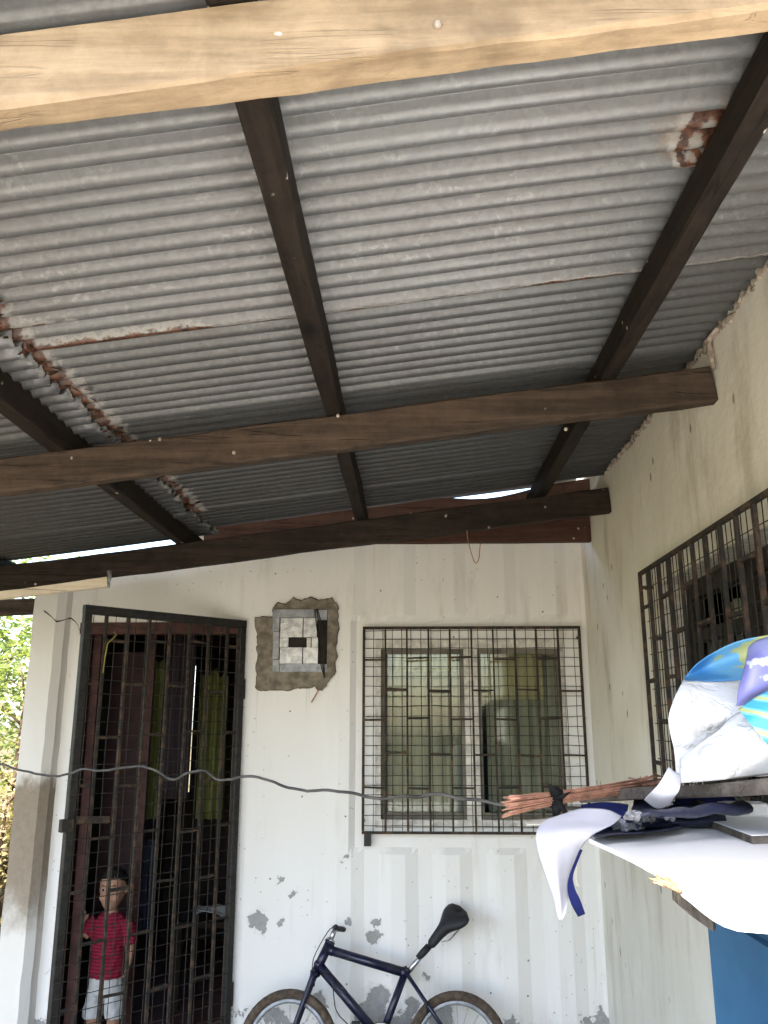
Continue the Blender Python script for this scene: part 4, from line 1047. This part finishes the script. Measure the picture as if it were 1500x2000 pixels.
for i in range(9):
    p = atZ(1306 + 3 * i, 1716 + 3.2 * i, 1.391); e = p + Vector((random.uniform(-.03, .0), random.uniform(-.01, .03), random.uniform(0, .012))); m.tube([p, e], [.0035, .001], 5)
m.build('splinters', 'chipboard', board)
# second panel lying on it
q = [atZ(px, py, 1.402) for px, py in ((1350, 1594), (1410, 1615), (1468, 1637), (1500, 1636), (1560, 1630))] ; q2 = [(p.x, p.y) for p in q] + [(WX - .012, 2.05), (.75, 2.08)]
if sum(a[0]*b[1] - b[0]*a[1] for a, b in zip(q2, q2[1:] + q2[:1])) < 0: q2 = q2[::-1]
pn = thing('black_edged_panel', (.75, 1.7, 1.3925), 'smaller white panel with black edges on top of the white board', 'board')
m = MB(); m.prism(q2, 1.3925, 1.405); m.build('panel_core', 'cardboard', pn)
m = MB(); cx = sum(a for a, b in q2)/len(q2); cy = sum(b for a, b in q2)/len(q2)
m.prism([(cx + (a - cx)*.985, cy + (b - cy)*.985) for a, b in q2], 1.4052, 1.4065); m.build('panel_face', 'laminate', pn)
# small white box and teal bucket
p = atZ(1447, 1592, 1.4068); m = MB(); m.bar(p + Vector((-.045, 0, .013)), p + Vector((.045, -.008, .013)), .06, .026, bev=.003)
o = m.build('small_box', 'vinyl'); tag(rebase(o, p), 'small white carton on the white panel beneath the dark plank', 'box')
p = Vector((.835, 1.86, 1.4068)); bkt = thing('teal_tub', p, 'teal plastic tub partly hidden at the cream wall under the banner', 'tub')
m = MB(); rings = []
for z, r in ((0, .043), (.005, .046), (.05, .050), (.075, .052), (.078, .055), (.083, .055), (.083, .049), (.01, .044)): rings.append([p + Vector((math.cos(2*math.pi*i/20)*r, math.sin(2*math.pi*i/20)*r, z)) for i in range(20)])
m.loft(rings); m.build('tub_body', 'teal', bkt)
# stick of brown wood
a, b = atZ(1336, 1566, 1.412), atZ(1396, 1560, 1.416)
m = MB(); m.tube(resample([a, a.lerp(b, .5) + Vector((0, 0, .004)), b], 4), [.010, .014, .016, .016, .016, .016, .015, .013, .008], 8)
o = m.build('wood_offcut', 'plank'); tag(rebase(o, a), 'short rounded brown wood offcut lying behind the navy rolls', 'wood')
# dark plank leaning over the clutter
a, b = atY(1170, 1556, 2.02), atY(1620, 1530, 1.42)
m = MB(); m.bar(a, b, .11, .024, seg=16, wob=.006, bev=.004)
o = m.build('long_plank', 'plank'); tag(rebase(o, a), 'long dark weathered plank carrying the banner above the white board', 'plank')
# navy rolled sheets with grey crumpled ends
rolls = [(1206, 1600, .012, 0, .95, .35, 'lying against the draped white cloth'), (1203, 1610, .012, 0, .9, .3, None), (1225, 1616, .011, 0, .8, .6, None), (1245, 1612, .012, 0, .7, .7, None), (1289, 1590, .012, 1, .5, .8, None),
         (1294, 1606, .011, 0, .6, .8, None), (1307, 1594, .013, 1, .55, .8, None), (1329, 1598, .013, 0, .5, .85, None), (1232, 1594, .011, 2, .8, .5, None), (1262, 1598, .010, 1, .7, .6, None)]
for i, (px, py, r, lvl, dx, dy, lb) in enumerate(rolls):
    p = atZ(px, py, 1.3935 + r + lvl * .02); d = Vector((dx, dy, 0)).normalized()
    t = thing('plastic_roll', p - Vector((0, 0, r)), 'thin navy plastic sheet roll with a crumpled grey end in the pile on the board', 'plastic roll', 'navy rolls piled on the white board')
    ln = .17 + .05 * (i % 3)
    pts = [p + d * (.014 + ln * q / 10) + Vector((0, 0, .006 * noise.noise(Vector((q * .5, i, 3))))) for q in range(11)]
    m = MB(); m.tube(pts, [r * (.8 + .1 * q) * (1 + .35 * noise.noise(Vector((q * .9, i * 3.1, 0)))) for q in range(11)], 12, flat=.55); m.build('roll', 'navy_plastic', t)
    m = MB(); m.tube([p - d * .010, p - d * .004, p + d * .006, p + d * .016], [r * .5, r * .85, r * .7, r * .85], 12, flat=.85)
    for v in m.v: v += Vector((noise.noise(v * 170), noise.noise(v * 170 + Vector((3, 3, 3))), noise.noise(v * 170 + Vector((7, 1, 3))))) * .006
    m.sm = [False] * len(m.f)
    m.build('crumpled_end', 'grey_plastic', t)
for i, (rows_, lbl) in enumerate((([((1160, 1634), (1200, 1622), (1260, 1618), (1330, 1608)), ((1158, 1636), (1205, 1630), (1262, 1626), (1335, 1614))], 'black plastic sheet edge lying flat under the navy rolls'),
                                ([((1236, 1572), (1262, 1578), (1290, 1586), (1300, 1590)), ((1232, 1586), (1255, 1592), (1280, 1597), (1296, 1599))], 'dark folded plastic flap over the middle of the navy rolls'))):
    rr = [[atZ(px, py, 1.396 + .03 * i + .012 * j) for px, py in row] for j, row in enumerate(rows_)]
    rr = [[q + Vector((.02, .05, .012)) for q in rr[0]]] + rr
    o = patch(rr, 5, .004).build('plastic_flap', 'navy_plastic', None, .002); tag(rebase(o, rr[1][1]), lbl, 'plastic sheet')
p0, p1_ = atZ(1331, 1578, 1.425), atZ(1420, 1568, 1.425)
m = MB(); m.tube([p0, p0.lerp(p1_, .1), p0.lerp(p1_, .5), p1_], [.020, .023, .022, .022], 14)
o = m.build('blue_tube', 'navy_cloth'); tag(rebase(o, p0), 'royal blue rolled cloth beside the brown wood offcut', 'cloth roll')
# navy sheet folded over the rolls
m = patch([pxrow(1.80, (1135, 1572), (1180, 1566), (1228, 1572)), pxrow(1.76, (1140, 1585), (1185, 1585), (1226, 1590)), pxrow(1.74, (1165, 1592), (1195, 1600), (1222, 1606))], 5, .004)
o = m.build('navy_flap', 'navy_cloth', None, .002); tag(rebase(o, atY(1180, 1590, 1.77)), 'navy blue cloth flap folded over the pile of rolls', 'cloth')
# copper rods tied in a bundle
cb = thing('copper_rod_bundle', atY(1150, 1556, 1.83), 'bundle of thin copper coloured rods tied with black cloth, poking past the board', 'rod bundle')
rnd = random.Random(5)
A, Bq, Cq = atY(985, 1576, 1.72), atY(1090, 1558, 1.78), atY(1345, 1520, 1.98)
for i in range(46):
    a = rnd.uniform(0, 6.28); r1 = .024 * math.sqrt(rnd.random()); off = Vector((0, math.cos(a), math.sin(a) * .8)) * r1
    st_ = A.lerp(Bq, rnd.uniform(-.05, .16)); pts = resample([st_ + off * 1.0, Bq + off * .62, Bq.lerp(Cq, .55) + off * .7, Cq.lerp(Bq, rnd.uniform(0, .5)) + off * 1.0], 3)
    m = MB(); m.tube([q + Vector((0, noise.noise(q * 40 + Vector((i, 0, 0))), noise.noise(q * 40 + Vector((0, i, 0))))) * .0025 for q in pts], .0013, 5); m.build('rod', 'copper', cb)
m = MB(); c = Bq.lerp(A, .05); m.tube([c + Vector((-.012, 0, .002)), c, c + Vector((.012, 0, -.002))], [.019, .022, .019], 12)
for dx, dz, ln in ((-.01, .02, .02), (.02, .01, .022), (-.005, -.03, .02), (.016, -.028, .03)): m.tube([c + Vector((0, -.015, 0)), c + Vector((dx * .6, -.024, dz * .6)), c + Vector((dx * 1.4, -.02, dz * 1.4))], [.010, .010, .002], 6, flat=.4)
m.build('tie', 'black_cloth', cb)
# draped white cloth hanging off the board
dc = thing('draped_cloth', atY(1150, 1610, 1.63), 'white coated cloth hanging off the board edge with a navy tail', 'cloth')
m = patch([pxrow(1.72, (1100, 1592), (1135, 1580), (1185, 1580), (1215, 1592)), pxrow(1.66, (1062, 1606, .0), (1100, 1600), (1150, 1603), (1200, 1606)), pxrow(1.585, (1048, 1632), (1080, 1630, -.02), (1118, 1630, -.01), (1158, 1631, .02)),
           pxrow(1.565, (1053, 1668), (1078, 1668, -.03), (1106, 1668, .0), (1131, 1664, .03)), pxrow(1.56, (1066, 1712), (1085, 1715, -.03), (1101, 1714, 0), (1115, 1708, .03)), pxrow(1.56, (1080, 1756), (1090, 1759, -.015), (1098, 1758, 0), (1107, 1750, .015)), pxrow(1.56, (1086, 1786), (1090, 1797), (1096, 1797), (1102, 1783))], 6, .003)
m.build('white_fall', 'white_cloth', dc, .0015)
m = patch([pxrow(1.57, (1133, 1660), (1138, 1662)), pxrow(1.565, (1113, 1706), (1119, 1708)), pxrow(1.56, (1107, 1738), (1121, 1735)), pxrow(1.56, (1114, 1768), (1131, 1758)), pxrow(1.56, (1127, 1792), (1141, 1786))], 6, .002); m.build('navy_tail', 'navy_cloth', dc, .002)
m = patch([pxrow(1.60, (1122, 1690), (1127, 1690)), pxrow(1.60, (1118, 1715), (1127, 1715)), pxrow(1.60, (1126, 1735), (1133, 1733))], 4, .001); m.build('cream_tail', 'cream_cloth', dc, .001)
m = patch([pxrow(1.78, (1022, 1602), (1060, 1600), (1110, 1592)), pxrow(1.72, (1030, 1612), (1070, 1612), (1110, 1606))], 5, .002); m.build('cream_fold', 'cream_cloth', dc, .0015)
# printed banner
bn = thing('printed_banner', atY(1430, 1525, 1.62), 'curled white vinyl banner with blue, purple and cyan print on its folds', 'banner')
m = patch([pxrow(1.78, (1337, 1324), (1362, 1296), (1400, 1271), (1450, 1250), (1530, 1236)), pxrow(1.80, (1337, 1327, -.04), (1368, 1312), (1408, 1296), (1455, 1282), (1530, 1270)), pxrow(1.72, (1336, 1329), (1372, 1331), (1408, 1331), (1450, 1328), (1530, 1316))], 6); m.build('blue_fold', 'print_blue', bn, .0015)
m = patch([pxrow(1.715, (1335, 1330), (1372, 1332), (1408, 1332), (1450, 1329), (1530, 1318)), pxrow(1.66, (1318, 1356), (1362, 1362), (1402, 1362), (1446, 1356), (1530, 1345)), pxrow(1.62, (1305, 1393), (1350, 1405), (1395, 1402), (1442, 1392), (1530, 1380)),
           pxrow(1.64, (1306, 1425), (1345, 1440), (1388, 1434), (1440, 1420), (1530, 1405)), pxrow(1.66, (1316, 1468), (1342, 1478), (1380, 1470), (1440, 1455), (1530, 1440)), pxrow(1.68, (1320, 1512), (1345, 1520), (1380, 1520), (1440, 1518), (1530, 1512))], 6, .003); m.build('white_back', 'vinyl', bn, .0015)
m = patch([pxrow(1.60, (1328, 1482), (1366, 1452), (1402, 1426), (1440, 1394), (1530, 1345)), pxrow(1.54, (1328, 1494, .04), (1372, 1472), (1414, 1450), (1458, 1424), (1535, 1390)), pxrow(1.53, (1329, 1508, .04), (1376, 1496), (1420, 1486), (1464, 1470), (1535, 1450)), pxrow(1.56, (1330, 1528, .02), (1380, 1524), (1430, 1520), (1470, 1517), (1540, 1510))], 6, .002); m.build('white_front', 'vinyl', bn, .0015)
m = patch([pxrow(1.60, (1462, 1264), (1482, 1250), (1540, 1234)), pxrow(1.56, (1455, 1300), (1480, 1290, -.02), (1540, 1280)), pxrow(1.56, (1443, 1345), (1470, 1342, -.02), (1540, 1320)), pxrow(1.575, (1438, 1378), (1462, 1372), (1540, 1335))], 6); m.build('purple_fold', 'print_purple', bn, .0015)
m = patch([pxrow(1.54, (1442, 1386), (1474, 1363), (1540, 1330)), pxrow(1.50, (1464, 1412), (1492, 1394), (1545, 1370)), pxrow(1.50, (1486, 1438), (1510, 1424), (1550, 1408)), pxrow(1.51, (1506, 1462), (1524, 1450), (1555, 1440))], 6); m.build('cyan_fold', 'print_cyan', bn, .0015)
m = patch([pxrow(1.62, (1306, 1498), (1316, 1506), (1330, 1512)), pxrow(1.60, (1288, 1530), (1306, 1538), (1328, 1540)), pxrow(1.61, (1270, 1550), (1294, 1560), (1318, 1556)), pxrow(1.66, (1258, 1562), (1284, 1579), (1308, 1572))], 6, .002); m.build('small_fold', 'white_cloth', bn, .0015)

# ------------------------------------------------------------------ slack grey cable across the veranda
cp = [(-260, 1470), (-120, 1480), (0, 1494), (40, 1504), (95, 1516), (135, 1508), (165, 1500), (200, 1506), (255, 1496), (300, 1503), (340, 1521), (368, 1512), (400, 1506), (430, 1526), (470, 1518), (530, 1526), (600, 1541), (680, 1549), (740, 1563), (800, 1557), (855, 1550), (890, 1560), (940, 1566), (1000, 1572), (1080, 1574), (1160, 1578)]
cq = []
for i, (x, y) in enumerate(cp):
    s = max(0, min(1, (x + 120) / 1200)); cq.append(atY(x, y, 3.30 + (1.86 - 3.30) * s))
cq[0] = Vector((-2.50, 3.60, 1.50)); 
m = MB(); cr_ = resample(cq, 8)
cr_ = [q + Vector((0, noise.noise(q * 11), noise.fractal(q * 8, 1, 2, 3))) * .008 for q in cr_]
m.tube(cr_, .0040, 7)
o = m.build('slack_cable', 'grey_cable'); tag(rebase(o, cq[2]), 'slack kinked grey cable strung across the gate and window to the board', 'cable')

# ------------------------------------------------------------------ plants outside, left of the pier
def leaves(rnd, centre, rad, count, size, mat_tint=(0, 1), lump=1.0, down=0.0):
    vs, fs, tint = [], [], []
    cl = [Vector((rnd.gauss(0, .42), rnd.gauss(0, .42), rnd.gauss(0, .42))) for _ in range(26)]
    for i in range(count):
        c = rnd.choice(cl); q = Vector((c.x + rnd.gauss(0, .16) * lump, c.y + rnd.gauss(0, .16) * lump, c.z + rnd.gauss(0, .16) * lump))
        p = Vector(centre) + Vector((q.x * rad[0], q.y * rad[1], q.z * rad[2]))
        if p.z < .0: continue
        a, b = rnd.uniform(0, 6.28), rnd.uniform(-.9, .5); d = Vector((math.cos(a) * math.cos(b), math.sin(a) * math.cos(b), math.sin(b)))
        w = d.cross(Vector((rnd.gauss(0, .5), rnd.gauss(0, .5), 1))).normalized(); s = size * rnd.uniform(.6, 1.3); k = len(vs); f = d.cross(w)
        vs += [p, p + d * s * .5 + w * s * .24 + f * s * .05, p + d * s, p + d * s * .5 - w * s * .24 + f * s * .05]; fs.append((k, k+1, k+2, k+3))
        t = rnd.random(); tint += [t] * 4
    return vs, fs, tint
def plant(name, base, h, rad, cz, count, size, mat, label, cat, seed, lump=1.0, stems=3, group=None):
    rnd = random.Random(seed); t = thing(name, base, label, cat, group); b = Vector(base); m = MB()
    for i in range(stems):
        a = rnd.uniform(0, 6.28); tip = b + Vector((math.cos(a) * rad[0] * .35, math.sin(a) * rad[1] * .35, cz + rad[2] * .25)); mid = b.lerp(tip, .5) + Vector((rnd.gauss(0, .06), rnd.gauss(0, .06), 0))
        r = .018 + .012 * h / 2; pts = resample([b + Vector((rnd.gauss(0, .03), rnd.gauss(0, .03), -.05)), mid, tip], 5); m.tube(pts, [r * (1 - .75 * q / (len(pts)-1)) for q in range(len(pts))], 7)
        for q in range(5):
            s = rnd.choice(pts[4:]); m.tube([s, s + Vector((rnd.gauss(0, .3) * rad[0], rnd.gauss(0, .3) * rad[1], rnd.uniform(.05, .4) * rad[2]))], [r * .4, r * .1], 5)
    m.build('trunk' if cat == 'tree' else 'stem', 'bark', t)
    vs, fs, tint = leaves(rnd, b + Vector((0, 0, cz)), rad, count, size, lump=lump)
    MB().add(vs, fs).build('crown' if cat == 'tree' else 'foliage', mat, t, attrs={'tint': tint})
plant('leafy_tree', (-4.5, 7.6, -.06), 3.4, (1.5, 1.2, 1.3), 2.55, 5200, .10, 'leaf', 'bright green leafy tree beyond the white pier', 'tree', 1, 1.0, 2)
plant('leafy_shrub', (-2.75, 6.1, -.06), 2.0, (.50, .55, .75), 1.75, 1500, .055, 'leaf_pale', 'pale olive shrub close behind the white pier', 'shrub', 2, 1.1, 4)
plant('dry_shrub', (-2.62, 5.6, -.06), 1.2, (.50, .45, .75), .95, 2600, .05, 'dry', 'dry straw coloured shrub at the foot of the white pier', 'shrub', 3, 1.2, 7)
plant('leafy_shrub', (-5.2, 9.6, -.06), 3.0, (1.8, 1.4, 1.7), 1.9, 4200, .11, 'leaf', 'dark rounded shrub standing behind the leafy tree', 'shrub', 4, 1.0, 4)
plant('leafy_tree', (-4.6, 3.9, -.06), 3.4, (1.2, 1.3, 1.5), 2.2, 3600, .12, 'leaf', 'dense unseen green tree added beside the open veranda end to cut side light', 'tree', 5, 1.1, 2)  # out of view, added to hold back bounce from the left
plant('leafy_shrub', (-4.3, 1.6, -.06), 2.6, (.9, 1.2, 1.2), 1.3, 2600, .11, 'leaf_pale', 'tall unseen olive shrub added beside the front veranda post to cut side light', 'shrub', 6, 1.1, 4)  # second unseen plant, added against light from the left side
